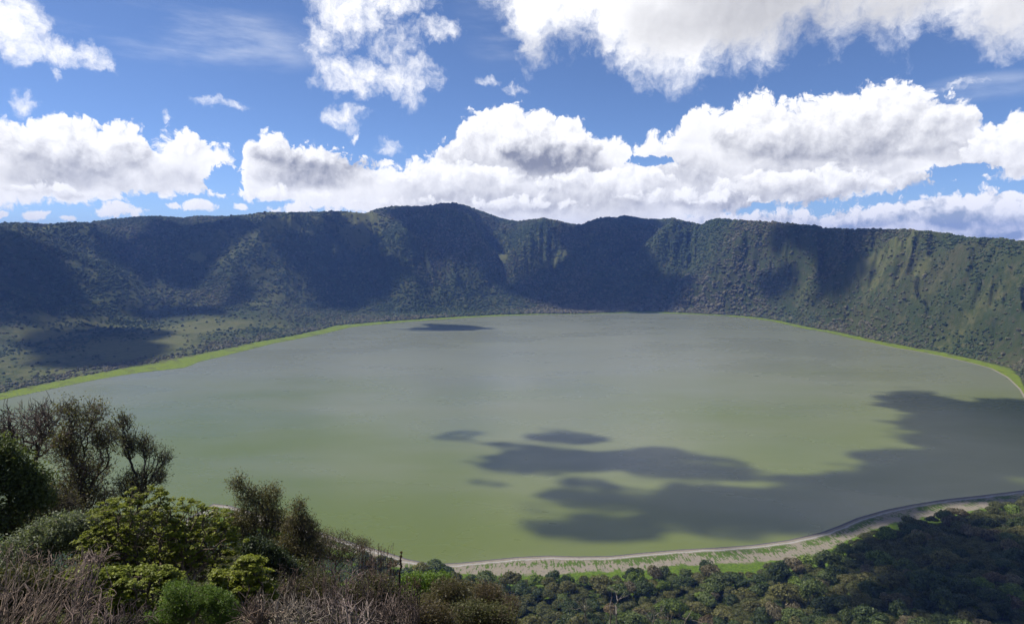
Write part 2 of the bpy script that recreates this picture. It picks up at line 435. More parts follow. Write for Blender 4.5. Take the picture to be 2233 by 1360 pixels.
def shore_sd(x, y):
    d, ins = seg_dist(x, y, POLY)
    return np.where(ins, -d, d)

def terrain(x, y, sd):
    phi = np.arctan2(x - LC[0], y - LC[1]); rad = np.hypot(x - LC[0], y - LC[1])
    wob = (fbm(x / 900, y / 900, 4, 3) - 0.5)
    R = np.interp(phi, PH, T_rad); Z = np.interp(phi, PH, T_z); F = np.interp(phi, PH, T_f); S = np.interp(phi, PH, T_sh)
    t = (sd - 45) / np.maximum(R - S - 45, 200.0)
    t = np.where(sd > 0, t, 0)
    tt = np.clip((t - F) / (1 - F), 0, 3)
    # a wall: concave foot, steep middle, rounded brow, gentle fall outside
    prof = np.interp(tt, [0, .08, .22, .42, .62, .80, .92, 1.0, 1.08, 1.3, 2.0, 3.0], [0, .06, .22, .46, .70, .88, .968, 1.0, .985, .86, .52, .3])
    floor_z = np.clip(sd, 0, 700) * 0.020 * (1 + 0.6 * wob)
    z = floor_z * (1 - prof) + Z * prof
    mid = np.clip(prof * (1.02 - prof) * 4, 0, 1) * (tt < 1.3)
    # gullies running down the slope
    gx = phi * 13; g = 1 - np.abs(2 * fbm(gx + 3.2 * wob + tt * 0.8, tt * 2.1, 4, 11) - 1)
    z += mid * (g - 0.62) * 105
    g2 = 1 - np.abs(2 * fbm(phi * 60 + wob * 3, tt * 3.0, 3, 21) - 1)
    z += mid * (g2 - 0.6) * 13
    z += np.clip(sd / 300, 0, 1) * (fbm(x / 140, y / 140, 4, 31) - 0.5) * 16 * (0.35 + mid)
    wz = smoothstep((sd - 25) / 100)
    z = np.where(sd > 0, z * wz + np.clip(sd, 0, 60) * 0.05 * (1 - wz) + 0.15 * smoothstep(sd / 3), sd * 0.10)
    return z

# camera-centred polar sheet, fine where the photograph looks
AZ = np.concatenate([np.linspace(-180, -52, 44, endpoint=False), np.linspace(-52, -39, 60, endpoint=False), np.linspace(-39, 39, 1080, endpoint=False), np.linspace(39, 52, 60, endpoint=False), np.linspace(52, 180, 44, endpoint=False)])
RR = np.concatenate([np.linspace(1.0, 12, 12, endpoint=False), np.geomspace(12, 130, 60, endpoint=False), np.geomspace(130, 520, 60, endpoint=False), np.linspace(520, 900, 190, endpoint=False), np.geomspace(900, 4800, 520, endpoint=False), np.geomspace(4800, 9000, 26)])
NA, NR = len(AZ), len(RR)
azr = np.radians(AZ)
GA, GR = np.meshgrid(azr, RR, indexing='ij')
GX, GY = GR * np.sin(GA), GR * np.cos(GA)
SD = shore_sd(GX, GY)
GZ = terrain(GX, GY, SD)
def hit(x, y, rmin=200):
    """world point of the terrain or lake that the photograph shows at x, y"""
    d = ray(x, y); a = math.degrees(math.atan2(d[0], d[1])); tn = d[2] / math.hypot(d[0], d[1])
    i = int(np.clip(round(float(np.interp(a, AZ, np.arange(NA)))), 0, NA - 1))
    zz = np.maximum(GZ[i], 0.0); e = (zz - CAM_H) / RR
    js = np.nonzero((e >= tn) & (RR > rmin))[0]
    j = js[0] if len(js) else NR - 30
    r = RR[j]; h = math.hypot(d[0], d[1])
    return np.array([d[0] / h * r, d[1] / h * r, zz[j]])
ADD = np.zeros_like(GZ)
farw = GR > 1300
fgx, fgy = GX[farw], GY[farw]
wvx = (fbm(fgx / 260, fgy / 260, 3, 61) - .5) * 150; wvy = (fbm(fgx / 260, fgy / 260, 3, 62) - .5) * 150
for pts, hw in SPURS:
    P3 = [hit(p[0], p[1], 1300) for p in pts]
    bst = np.zeros(fgx.shape)
    for k_ in range(len(pts) - 1):
        (x0, y0, _), (x1, y1, _) = P3[k_], P3[k_ + 1]
        ex, ey = x1 - x0, y1 - y0
        k = np.clip(((fgx + wvx - x0) * ex + (fgy + wvy - y0) * ey) / (ex * ex + ey * ey + 1), 0, 1)
        dd = np.hypot(fgx + wvx - x0 - k * ex, fgy + wvy - y0 - k * ey)
        hh = 1.75 * (pts[k_][2] + k * (pts[k_ + 1][2] - pts[k_][2]))
        tq = np.clip(1 - (np.sqrt(dd * dd + 400) - 20) / (hw * 1.15), 0, 1)
        bst = np.maximum(bst, hh * (tq * 0.75 + 0.25 * tq * tq * (3 - 2 * tq)))
    ADD[farw] = np.maximum(ADD[farw], bst)
GZ = GZ + ADD * smoothstep((SD - 20) / 250)

# near side: the slope that falls from the camera to the beach
def first_shore(az_list):
    out = []
    for a in az_list:
        dx_, dy_ = math.sin(a), math.cos(a)
        best = 1e9
        for i in range(len(POLY)):
            x0, y0 = POLY[i]; x1, y1 = POLY[(i + 1) % len(POLY)]
            den = dx_ * (y1 - y0) - dy_ * (x1 - x0)
            if abs(den) < 1e-9: continue
            t = (x0 * (y1 - y0) - y0 * (x1 - x0)) / den
            s = (x0 * dy_ - y0 * dx_) / den
            if t > 0 and 0 <= s <= 1: best = min(best, t)
        out.append(best)
    return np.array(out)
RS = first_shore(azr)
ok = RS < 1e8
RS = np.where(ok, RS, np.interp(np.arange(NA), np.arange(NA)[ok], RS[ok]))
def line_r(pts):
    """ground distance, per azimuth column, of a line on the shore plain given at photograph positions"""
    p = np.array(sorted(pts)); a, _ = azel(p[:, 0], p[:, 1]); X_, Y_ = plane_pt(p[:, 0], p[:, 1])
    return np.interp(AZ, a, np.hypot(X_, Y_))
TAN_EDGE = [(-400,1145),(250,1190),(390,1165),(460,1128),(700,1192),(800,1215),(860,1235),(900,1246),(1000,1252),(1100,1262),(1180,1258),(1300,1250),(1420,1247),(1480,1236),(1550,1236),(1620,1232),(1700,1226),(1770,1220),(1800,1205),(1850,1186),(1890,1166),(1950,1145),(2050,1130),(2120,1120),(2233,1096),(2500,1050)]
FOR_EDGE = [(-400,1160),(250,1200),(390,1176),(460,1140),(700,1204),(800,1230),(860,1255),(900,1262),(960,1260),(1030,1272),(1100,1284),(1180,1289),(1300,1272),(1420,1269),(1480,1274),(1550,1264),(1620,1269),(1700,1256),(1770,1256),(1800,1256),(1830,1239),(1870,1209),(1900,1189),(1950,1174),(2050,1154),(2120,1144),(2233,1109),(2500,1070)]
R_TAN, R_FOR = line_r(TAN_EDGE), line_r(FOR_EDGE)
lw = smoothstep((-AZ - 9.5) / 11.0)[:, None]           # 1 on the left shoulder, 0 on the right
gl = CAM_H - np.interp(GR, *L_PROF); gr = CAM_H - np.interp(GR, *R_PROF)
near = gl * lw + gr * (1 - lw)
rough = (fbm(GX / 6, GY / 6, 4, 77) - 0.5) * np.clip(GR / 30, 0, 1) * 1.6 + (fbm(GX / 60, GY / 60, 4, 78) - 0.5) * np.clip(GR / 200 - .3, 0, 1) * 18
near = near + rough
foot = np.clip(RS[:, None] - GR, 0, 1e9)
fz = np.where(foot < 60, foot * 0.05, 3 + (np.clip(foot, 0, 400) - 60) * 0.10) + np.clip(foot - 140, 0, 300) * 0.10
fz = fz + (fbm(GX / 40, GY / 40, 3, 79) - 0.5) * np.clip(foot / 60 - 1, 0, 1) * 5
nearz = np.logaddexp(near / 5, fz / 5) * 5
wn_ = (1 - smoothstep((np.abs(AZ) - 42) / 30))[:, None] * (GR < RS[:, None])
GZ = GZ * (1 - wn_) + nearz * wn_
back = (wn_ < 1) & (GR < 260)
wb = smoothstep(1 - GR / 260) * (1 - wn_)
GZ = GZ * (1 - wb) + (CAM_H - 1.75 - 0.02 * GR + rough * .5) * wb
# settle the brow of each column on the skyline of the photograph
el_goal = np.interp(AZ, SAZ, SEL)
vis = (np.abs(AZ) < 42)
for it in range(2):
    m = GR > np.maximum(RS[:, None] + 300, 1400)
    tn = np.where(m, (GZ - CAM_H) / GR, -9)
    j = tn.argmax(1)
    zj = GZ[np.arange(NA), j]; need = CAM_H + RR[j] * np.tan(np.radians(el_goal))
    s = np.where(vis, need / np.maximum(zj, 50), 1.0)
    s = np.clip(s, 0.6, 1.6)
    k = np.hanning(7 if it == 0 else 3); k /= k.sum()
    s = np.convolve(np.pad(s, 4, 'edge'), k, 'same')[4:-4]
    w = smoothstep((GR - 0.72 * RR[j][:, None]) / (0.28 * RR[j][:, None]))
    w = w * (SD > 30)
    GZ = GZ * (1 + (s[:, None] - 1) * w)

def ground_z(x, y):
    x = np.asarray(x, float); y = np.asarray(y, float)
    a = np.degrees(np.arctan2(x, y)); r = np.clip(np.hypot(x, y), RR[0], RR[-1] - 1)
    fi = np.interp(a, AZ, np.arange(NA)); fj = np.interp(r, RR, np.arange(NR))
    i = np.clip(np.floor(fi).astype(int), 0, NA - 2); j = np.clip(np.floor(fj).astype(int), 0, NR - 2)
    u = fi - i; v = fj - j
    return (GZ[i, j] * (1 - u) + GZ[i + 1, j] * u) * (1 - v) + (GZ[i, j + 1] * (1 - u) + GZ[i + 1, j + 1] * u) * v

def mesh_obj(name, verts, faces_flat, loop_tot, mat=None, smooth=False, parent=None):
    """mesh from numpy arrays; loop_tot is 3, 4 or an array of corner counts"""
    me = bpy.data.meshes.new(name)
    verts = np.asarray(verts, np.float32); ff = np.asarray(faces_flat, np.int32).ravel()
    nf = len(ff) // loop_tot if np.isscalar(loop_tot) else len(loop_tot)
    lt = np.full(nf, loop_tot, np.int32) if np.isscalar(loop_tot) else np.asarray(loop_tot, np.int32)
    ls = np.concatenate([[0], np.cumsum(lt)[:-1]]).astype(np.int32) if nf else np.zeros(0, np.int32)
    me.vertices.add(len(verts)); me.vertices.foreach_set('co', verts.ravel())
    me.loops.add(len(ff)); me.loops.foreach_set('vertex_index', ff)
    me.polygons.add(nf); me.polygons.foreach_set('loop_start', ls); me.polygons.foreach_set('loop_total', lt)
    if smooth: me.polygons.foreach_set('use_smooth', np.ones(nf, bool))
    me.update(calc_edges=True)
    if mat: me.materials.append(mat)
    o = bpy.data.objects.new(name, me); col.objects.link(o)
    if parent: o.parent = parent
    return o
def add_attr(o, name, vals, dom='POINT'):
    a = o.data.attributes.new(name, 'FLOAT', dom); a.data.foreach_set('value', np.asarray(vals, np.float32).ravel())
def tag(o, label=None, cat=None, group=None, kind=None):
    for k, v in (('label', label), ('category', cat), ('group', group), ('kind', kind)):
        if v: o[k] = v
    return o

# painted zones: shore distance, beach, meadow and grass patches
def blobs_mask(lst):
    m = np.zeros(GX.shape)
    wq_ = (fbm(GX / 180, GY / 180, 4, 97) - .5) * 1.6
    for (cx, cy, rx, ry, w) in lst:
        c = hit(cx, cy); e = hit(cx + rx, cy)
        su = max(20, abs(np.linalg.norm(e[:2] - c[:2])))
        th = math.atan2(c[0], c[1])
        # extent along the view from the picture height
        f1_, f2_ = hit(cx, cy - ry), hit(cx, cy + ry)
        sv_ = min(max(25, 0.5 * np.linalg.norm(f1_[:2] - f2_[:2])), 2.2 * su + 40)
        X_ = GX - c[0]; Y_ = GY - c[1]
        a_ = X_ * math.cos(th) - Y_ * math.sin(th); b_ = X_ * math.sin(th) + Y_ * math.cos(th)
        m = np.maximum(m, w * np.exp(-((a_ / su + wq_ * .6) ** 2 + (b_ / sv_ + wq_) ** 2)))
    return m
near_side = (GR < RS[:, None] + 5) & (np.abs(AZ)[:, None] < 60)
beach = np.clip((RS[:, None] - GR) / np.maximum(RS - R_TAN, 5)[:, None], -1, 9)
forest_e = np.clip((RS[:, None] - GR) / np.maximum(RS - R_FOR, 8)[:, None], -1, 9)
# far shore grass fringe thickness in picture rows -> metres
FR = [(-500,20),(0,15),(200,13),(330,18),(400,24),(440,17),(560,12),(640,9),(700,11),(760,6),(900,3.5),(1100,2.5),(1270,0.8),(1400,2.5),(1560,5),(1680,6),(1800,7),(1950,9),(2080,13),(2160,20),(2233,26),(2300,30)]
fpx = np.array([p[0] for p in FR], float); fth = np.array([p[1] for p in FR], float)
fsy = np.interp(fpx, SHORE[:len(FAR_SHORE), 0], SHORE[:len(FAR_SHORE), 1])
xa, ya = plane_pt(fpx, fsy); xb, yb = plane_pt(fpx, fsy - fth)
fw = np.hypot(xb - xa, yb - ya)
# the shore runs obliquely to the view: take the thickness across it
dist_b, _ = seg_dist(xb, yb, POLY)
aa, _ = azel(fpx, fsy)
FRW = np.minimum(0.85 * np.interp(AZ, aa, dist_b), np.interp(AZ, [-40, 8, 14, 24, 34, 40], [400, 60, 34, 34, 42, 42]))
fringe = np.where(~near_side & (SD > 0), SD / np.maximum(FRW, 2)[:, None], 9)
grass_blobs = [(1880,600,18,26,1.0),(1905,580,16,16,.8),(1930,580,40,16,.7),(2010,590,24,10,.8),(1990,550,14,10,.6),(1780,580,30,22,.5),(1960,525,90,10,.7),(1950,615,60,10,.5),(1720,500,30,4,.4),
               (620,484,40,5,1.2),(690,478,30,6,.8),(780,465,60,5,.9),(430,565,28,4,1.1),(1100,560,14,10,.7),(1230,553,20,8,.7),(1180,578,26,7,.6),(560,600,60,20,.5),(600,640,60,40,.55),(560,660,40,20,.6),(640,620,30,22,.5),
               (80,696,60,6,.9),(100,690,30,4,.8),(220,712,120,4,.8),(420,705,90,8,.8),(560,715,120,16,.5),(380,740,130,22,.75),(250,770,260,45,.75),(430,718,160,16,.8),(90,730,120,22,.7),(600,715,90,14,.6),(330,800,60,10,.5),(90,740,40,20,.5),(1420,600,8,14,.5),(1460,570,10,16,.4),
               (2120,700,150,50,.48),(1980,680,90,40,.40),(2200,640,90,50,.38),(1850,650,60,20,.35),(230,480,230,9,.6),(60,497,80,6,.6),(560,470,120,6,.6),(870,640,100,12,.35),(1000,655,120,8,.35)]
GRASS = blobs_mask(grass_blobs)
brown_blobs = [(2060,590,50,36,.9),(2000,570,40,26,.7),(2120,560,60,30,.6),(1700,500,60,10,.4),(1560,640,160,20,.35),(1000,660,200,10,.3),(640,490,20,5,.6),(1280,600,40,20,.3)]
BROWN = blobs_mask(brown_blobs)
# ------------------------------------------------------------------ terrain sheet
def mat_new(name):
    m = bpy.data.materials.new(name); m.use_nodes = True
    nt = NT(m.node_tree)
    bs = nt.n['Principled BSDF']
    return m, nt, bs

def terrain_mat():
    m, N, bs = mat_new("ground")
    g = N.new('ShaderNodeNewGeometry'); pos = g.outputs['Position']
    beach, fe, fr = N.attr('beach'), N.attr('forest_edge'), N.attr('fringe')
    ns, gr_, br = N.attr('near_side'), N.attr('grass'), N.attr('brown')
    nz = N.noise(pos, 0.012, 6, 0.6); nz2 = N.noise(pos, 0.06, 5, 0.6); nz3 = N.noise(pos, 0.35, 5, 0.65); nz4 = N.noise(pos, 1.6, 4, 0.6)
    # slopes: scrub green to olive and brown
    c = N.mix(N.maprange(nz, 0.35, 0.65), (0.038, 0.056, 0.016), (0.062, 0.074, 0.023))
    c = N.mix(N.maprange(nz2, 0.45, 0.7), c, (0.082, 0.076, 0.038))
    c = N.mix(N.maprange(nz3, 0.50, 0.62), c, (0.034, 0.052, 0.016))
    c = N.mix((br + (nz2 - 0.5) * 0.8 * br).clamp() * 0.5, c, (0.085, 0.074, 0.036))
    gm = N.maprange(gr_ + (nz2 - 0.5) * 0.9 * N.maprange(gr_, 0, .3) + (nz3 - 0.5) * 0.5 * N.maprange(gr_, 0, .3), 0.25, 0.75)
    gc = N.mix(nz2, (0.095, 0.125, 0.030), (0.150, 0.130, 0.055))
    c = N.mix(gm * 0.85, c, gc)
    # bright fringe of grass along the far shore
    fgc = N.mix(N.maprange(nz3, 0.35, 0.65), (0.105, 0.160, 0.014), (0.195, 0.240, 0.020))
    fm = 1.0 - N.maprange(fr + (nz2 - 0.5) * 1.1 + (nz - 0.5) * 0.9, 0.80, 1.15)
    fgc = N.mix(N.maprange(N.noise(pos, 0.03, 6, .65), .50, .68) * 0.75, fgc, (0.085, 0.088, 0.035))
    c = N.mix(fm, c, fgc)
    # right-hand end: pale mud line against the water
    mud = (1.0 - N.maprange(N.attr('shore') + (nz3 - .5) * 4, 1.5, 5.0)) * N.attr('mud')
    c = N.mix(mud, c, (0.27, 0.235, 0.19))
    # the near beach
    px_, py_, pz_ = N.sep(pos)
    st = N.noise(N.comb(px_ * 0.45, N.attr('shore') * 0.10, 0.0), 1.0, 5, 0.65)
    b = beach + (nz2 - 0.5) * 0.55 + (nz3 - .5) * .05
    gravel = N.mix(nz4, (0.17, 0.145, 0.11), (0.33, 0.29, 0.225))
    gravel = N.mix(N.maprange(nz3, 0.5, 0.7), gravel, (0.20, 0.17, 0.15))
    wet = 1.0 - N.maprange(N.attr('shore') + (nz3 - .5) * 2.5, 1.2, 3.2)
    gravel = N.mix(N.maprange(N.math('ABSOLUTE', N.attr('shore') - 7.0 + (nz2 - .5) * 6), 0.6, 2.0), (0.36, 0.34, 0.31), gravel)
    gravel = N.mix(wet, gravel, (0.10, 0.095, 0.10))
    # tufts in short rows across the beach
    tl = N.maprange(N.math('ABSOLUTE', b - 0.40), 0.08, 0.36)
    tl2 = N.maprange(N.noise(pos, 0.02, 3, .5), 0.35, 0.6)
    tuft = N.maprange(st + (1.0 - tl) * 0.15 * tl2 + nz3 * 0.22 + (nz2 - .5) * .5, 0.64, 0.74) * N.maprange(N.attr('shore'), 6, 12)
    gravel = N.mix(tuft, gravel, N.mix(nz3, (0.045, 0.075, 0.014), (0.10, 0.16, 0.02)))
    ggr = N.mix(N.maprange(nz3, 0.35, 0.65), (0.062, 0.108, 0.012), (0.115, 0.175, 0.018))
    back = N.mix(N.maprange(b, 0.93, 1.05), gravel, ggr)
    floor = N.mix(N.maprange(nz3, .4, .6), (0.050, 0.085, 0.012), (0.038, 0.033, 0.018))
    floor = N.mix(N.maprange(nz2, .5, .65), floor, (0.11, 0.18, 0.016))
    back = N.mix(N.maprange(fe + (nz2 - .5) * .25, 1.0, 1.12), back, floor)
    # slope under the camera: litter, dry grass, earth
    close = N.mix(N.maprange(nz4, .4, .62), (0.050, 0.040, 0.026), (0.055, 0.070, 0.018))
    close = N.mix(N.maprange(N.noise(pos, 7.0, 4, .6), .5, .7), close, (0.14, 0.115, 0.075))
    back = N.mix(N.maprange(N.attr('close'), .3, .7), back, close)
    c = N.mix(ns, c, back)
    N.put(bs.inputs['Base Color'], c)
    bs.inputs['Roughness'].default_value = 0.95
    bs.inputs['Specular IOR Level'].default_value = 0.15
    h = nz3 * 1.2 + nz2 * 3.0 + nz4 * 0.15
    bn = N.new('ShaderNodeBump'); bn.inputs['Strength'].default_value = 0.8; bn.inputs['Distance'].default_value = 1.0
    N.put(bn.inputs['Height'], h); N.l.new(bn.outputs[0], bs.inputs['Normal'])
    return m

vid = np.arange(NA * NR).reshape(NA, NR)
nx_ = np.roll(vid, -1, axis=0)
quads = np.stack([vid[:, :-1], vid[:, 1:], nx_[:, 1:], nx_[:, :-1]], -1).reshape(-1, 4)
verts = np.stack([GX, GY, GZ], -1).reshape(-1, 3)
verts = np.vstack([verts, [[0, 0, CAM_H - 1.75]]])
cen = len(verts) - 1
tris = np.stack([np.full(NA, cen), vid[:, 0], nx_[:, 0]], -1)
ff = np.concatenate([quads.ravel(), tris.ravel()]); lt = np.concatenate([np.full(len(quads), 4), np.full(len(tris), 3)])
ground = mesh_obj('ground', verts, ff, lt, terrain_mat(), smooth=True)
tag(ground, kind='structure')
def A(name, arr): add_attr(ground, name, np.append(np.asarray(arr, float).ravel(), 0.0))
A('beach', beach); A('forest_edge', forest_e); A('fringe', np.clip(fringe, 0, 9)); A('near_side', near_side * 1.0)
A('grass', GRASS); A('brown', BROWN); A('shore', np.clip(SD, -50, 500)); A('close', 1 - smoothstep((GR - 120) / 60))
A('mud', smoothstep((AZ[:, None] - 26) / 5) * np.ones_like(GR))

# ------------------------------------------------------------------ lake
def water_mat():
    m, N, bs = mat_new("lake_water")
    g = N.new('ShaderNodeNewGeometry'); pos = g.outputs['Position']
    x, y, z = N.sep(pos)
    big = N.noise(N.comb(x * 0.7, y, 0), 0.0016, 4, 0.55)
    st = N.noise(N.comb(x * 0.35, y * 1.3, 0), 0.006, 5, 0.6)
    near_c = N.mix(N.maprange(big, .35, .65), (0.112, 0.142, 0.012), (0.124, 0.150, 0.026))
    far_sheen = N.maprange(y + (big - .5) * 1500.0 - N.math('ABSOLUTE', x) * 0.25 + (st - .5) * 300.0, 560.0, 1600.0)
    c = N.mix(far_sheen, near_c, (0.186, 0.200, 0.142))  # far water paled in its base colour, standing in for reflected cloud
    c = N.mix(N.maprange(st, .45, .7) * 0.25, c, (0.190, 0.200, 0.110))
    # flecks of foam
    fl = N.voro(pos, 0.16, 0, out=0); fm = (1.0 - N.maprange(fl, 0.035, 0.06)) * N.maprange(N.noise(pos, 0.01, 2, .5), .55, .65)
    c = N.mix(fm * 0.7, c, (0.6, 0.62, 0.5))
    N.put(bs.inputs['Base Color'], c)
    rough = N.mixf(N.maprange(N.noise(N.comb(x * 0.5, y, 0), 0.004, 5, .6), .35, .65), 0.24, 0.34)
    N.put(bs.inputs['Roughness'], rough)
    bs.inputs['IOR'].default_value = 1.45
    w1 = N.noise(N.comb(x, y * 1.2, 0), 0.55, 4, 0.6)
    w2 = N.noise(N.comb(x, y * 1.2, 0), 0.05, 3, 0.6)
    bn = N.new('ShaderNodeBump'); bn.inputs['Strength'].default_value = 0.12; bn.inputs['Distance'].default_value = 0.6
    N.put(bn.inputs['Height'], w1 * 0.8 + w2 * 0.12); N.l.new(bn.outputs[0], bs.inputs['Normal'])
    return m
gxs = np.linspace(-3200, 3200, 33); gys = np.linspace(200, 4200, 21)
wx, wy = np.meshgrid(gxs, gys, indexing='ij')
wid = np.arange(wx.size).reshape(wx.shape)
wq = np.stack([wid[:-1, :-1], wid[1:, :-1], wid[1:, 1:], wid[:-1, 1:]], -1).reshape(-1, 4)
# keep only the cells that touch the lake or its banks
cxm = 0.25 * (wx[:-1, :-1] + wx[1:, :-1] + wx[1:, 1:] + wx[:-1, 1:]); cym = 0.25 * (wy[:-1, :-1] + wy[1:, :-1] + wy[1:, 1:] + wy[:-1, 1:])
keep = (shore_sd(cxm, cym) < 160).ravel()
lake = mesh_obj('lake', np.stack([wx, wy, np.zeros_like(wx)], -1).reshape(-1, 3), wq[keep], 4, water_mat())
tag(lake, kind='structure')

# ------------------------------------------------------------------ unseen cloud sheets added overhead to shadow the walls and lake
SHADOWS = [
    [(15,735),(100,714),(230,706),(320,716),(410,722),(340,732),(300,738),(345,748),(365,768),(320,776),(260,795),(170,803),(100,798),(70,775),(40,760)],
    [(660,500),(700,474),(790,470),(805,500),(840,545),(900,600),(850,612),(830,655),(760,668),(690,674),(655,655),(640,600),(600,560),(580,530)],
    [(850,462),(985,444),(1060,470),(1050,520),(1080,575),(1020,590),(960,588),(905,540),(880,500)],
    [(1240,492),(1330,474),(1440,480),(1530,490),(1440,595),(1500,610),(1505,640),(1450,680),(1270,684),(1110,648),(1110,610),(1050,600),(1180,590),(1250,560),(1230,520)],
    [(-300,510),(0,500),(115,515),(145,580),(185,640),(225,665),(100,675),(70,690),(-100,705),(-400,705)],
    [(185,505),(330,484),(560,482),(610,478),(565,500),(500,528),(430,550),(350,598),(275,600),(220,560)],
    [(350,618),(400,590),(455,568),(462,578),(420,610),(370,640)],
    [(270,672),(380,665),(450,668),(480,688),(350,692),(260,686)],
    [(508,600),(560,566),(585,570),(545,620),(515,658),(482,670)],
    [(1720,500),(1830,503),(1950,505),(1915,545),(1890,600),(1850,650),(1790,680),(1745,665),(1770,640),(1800,590),(1780,540),(1700,545)],
    [(1640,630),(1700,600),(1735,610),(1720,640),(1670,660)],
    [(1830,873),(1900,865),(1980,850),(2060,862),(2110,880),(2240,884),(2500,900),(2600,1060),(2240,1060),(2060,1085),(1900,1115),(1830,1143),(1700,1172),(1560,1180),(1500,1160),(1440,1110),(1420,1070),(1440,1040),(1500,1035),(1600,1050),(1690,1060),(1720,1030),(1850,1010),(1930,1000),(1940,970),(1900,940),(1920,915),(1980,900)],
    [(960,958),(1000,940),(1040,940),(1005,950)],
    [(1020,1035),(1080,1015),(1110,980),(1150,985),(1130,1010),(1090,1040),(1050,1060),(1030,1055)],
    [(1150,1030),(1210,1000),(1215,980),(1270,985),(1250,1010),(1200,1030)],
    [(1180,955),(1230,945),(1260,950),(1210,966)],
    [(1220,1050),(1260,1035),(1330,1060),(1400,1075),(1430,1110),(1330,1130),(1260,1110),(1210,1085)],
    [(1085,1110),(1130,1100),(1210,1130),(1300,1135),(1360,1150),(1330,1185),(1210,1195),(1170,1190),(1150,1160),(1100,1145)],
    [(1330,985),(1420,975),(1500,968),(1430,990),(1400,1010),(1450,1035),(1380,1050),(1340,1020)],
    [(890,716),(950,708),(1020,714),(930,722)],
    [(1880,1290),(1840,1220),(1860,1170),(1940,1140),(1990,1125),(2060,1150),(2120,1170),(2160,1160),(2240,1190),(2400,1180),(2500,1360),(2200,1400),(2050,1400),(1950,1340)],
    [(590,1500),(590,1400),(640,1420),(640,1500)],
]
def cloud_sheet(polys, CLOUD_Z, CL_DX, warp, ragged, scale, stretch=1.0, cap=1e9, grow_=40):
    """added, unseen clouds whose shadows fall on the outlines given in the photograph"""
    allq = []
    for poly in polys:
        P3 = np.array([hit(*p) for p in poly])
        k = (CLOUD_Z - P3[:, 2]) / SUN[2]
        allq.append(P3[:, :2] + SUN[:2] * k[:, None])
    qa = np.vstack(allq); c0 = qa.min(0) - 200; c1 = qa.max(0) + 200
    CXG, CYG = np.meshgrid(np.arange(c0[0], c1[0], CL_DX), np.arange(c0[1], c1[1], CL_DX), indexing='ij')
    wxn = (fbm(CXG / scale, CYG / scale, 4, 51) - .5) * warp; wyn = (fbm(CXG / scale, CYG / scale, 4, 52) - .5) * warp
    dens = np.full(CXG.shape, -1e9)
    for q in allq:
        size = float(np.sqrt(0.5 * abs(np.dot(q[:, 0], np.roll(q[:, 1], 1)) - np.dot(q[:, 1], np.roll(q[:, 0], 1)))))
        k = min(1.0, size / 500)
        d_, ins_ = seg_dist(CXG + wxn * k, CYG + wyn * k, q)
        dens = np.maximum(dens, np.where(ins_, d_, -d_) + min(grow_, size * .10))
    dens = np.minimum(dens, cap)
    dn = dens + (fbm(CXG / scale * 1.5 / stretch, CYG / scale * 1.5, 6, 53, .62) - .5) * ragged
    thick = np.clip(dn, 0, 220) ** 0.6 * 9
    bumps = (fbm(CXG / 120, CYG / 120, 4, 54)) * 0.9 + 0.3
    inm = dn > -30
    cellk = inm[:-1, :-1] | inm[1:, :-1] | inm[1:, 1:] | inm[:-1, 1:]
    vi = np.arange(CXG.size).reshape(CXG.shape)
    cq = np.stack([vi[:-1, :-1], vi[1:, :-1], vi[1:, 1:], vi[:-1, 1:]], -1)[cellk]
    topz = CLOUD_Z + thick * bumps; botz = CLOUD_Z - thick * 0.18 - 1.0
    cv = np.vstack([np.stack([CXG, CYG, topz], -1).reshape(-1, 3), np.stack([CXG, CYG, botz], -1).reshape(-1, 3)])
    cf = np.vstack([cq, cq[:, ::-1] + CXG.size])
    used = np.unique(cf); remap = -np.ones(len(cv), int); remap[used] = np.arange(len(used))
    o = mesh_obj('shadow_clouds', cv[used], remap[cf], 4, CLOUDM, smooth=True)
    add_attr(o, 'body', np.tile(dn.ravel(), 2)[used])
    return tag(o, kind='structure')
def cloud_mat():
    m, N, bs = mat_new("cloud")
    out = N.n['Material Output']
    N.n.remove(bs)
    df = N.new('ShaderNodeBsdfDiffuse'); df.inputs[0].default_value = (0.86, 0.87, 0.9, 1)
    tr = N.new('ShaderNodeBsdfTransparent')
    tl = N.new('ShaderNodeBsdfTranslucent'); tl.inputs[0].default_value = (0.6, 0.61, 0.64, 1)
    m1 = N.new('ShaderNodeMixShader'); m1.inputs[0].default_value = 0.35
    N.l.new(df.outputs[0], m1.inputs[1]); N.l.new(tl.outputs[0], m1.inputs[2])
    g = N.new('ShaderNodeNewGeometry')
    a = N.maprange(N.attr('body') + (N.noise(g.outputs['Position'], 0.02, 4, .6) - .5) * 30.0, -5.0, 40.0)
    m2 = N.new('ShaderNodeMixShader'); N.put(m2.inputs[0], a * 0.97)
    N.l.new(tr.outputs[0], m2.inputs[1]); N.l.new(m1.outputs[0], m2.inputs[2])
    N.l.new(m2.outputs[0], out.inputs[0])
    return m
CLOUDM = cloud_mat()
cloud_sheet(SHADOWS[:11], 4000.0, 20.0, 120, 150, 240, 1.0, 1e9, 12)
cloud_sheet(SHADOWS[11:-1], 1600.0, 8.0, 150, 260, 125, 1.9, 84.0, 22)

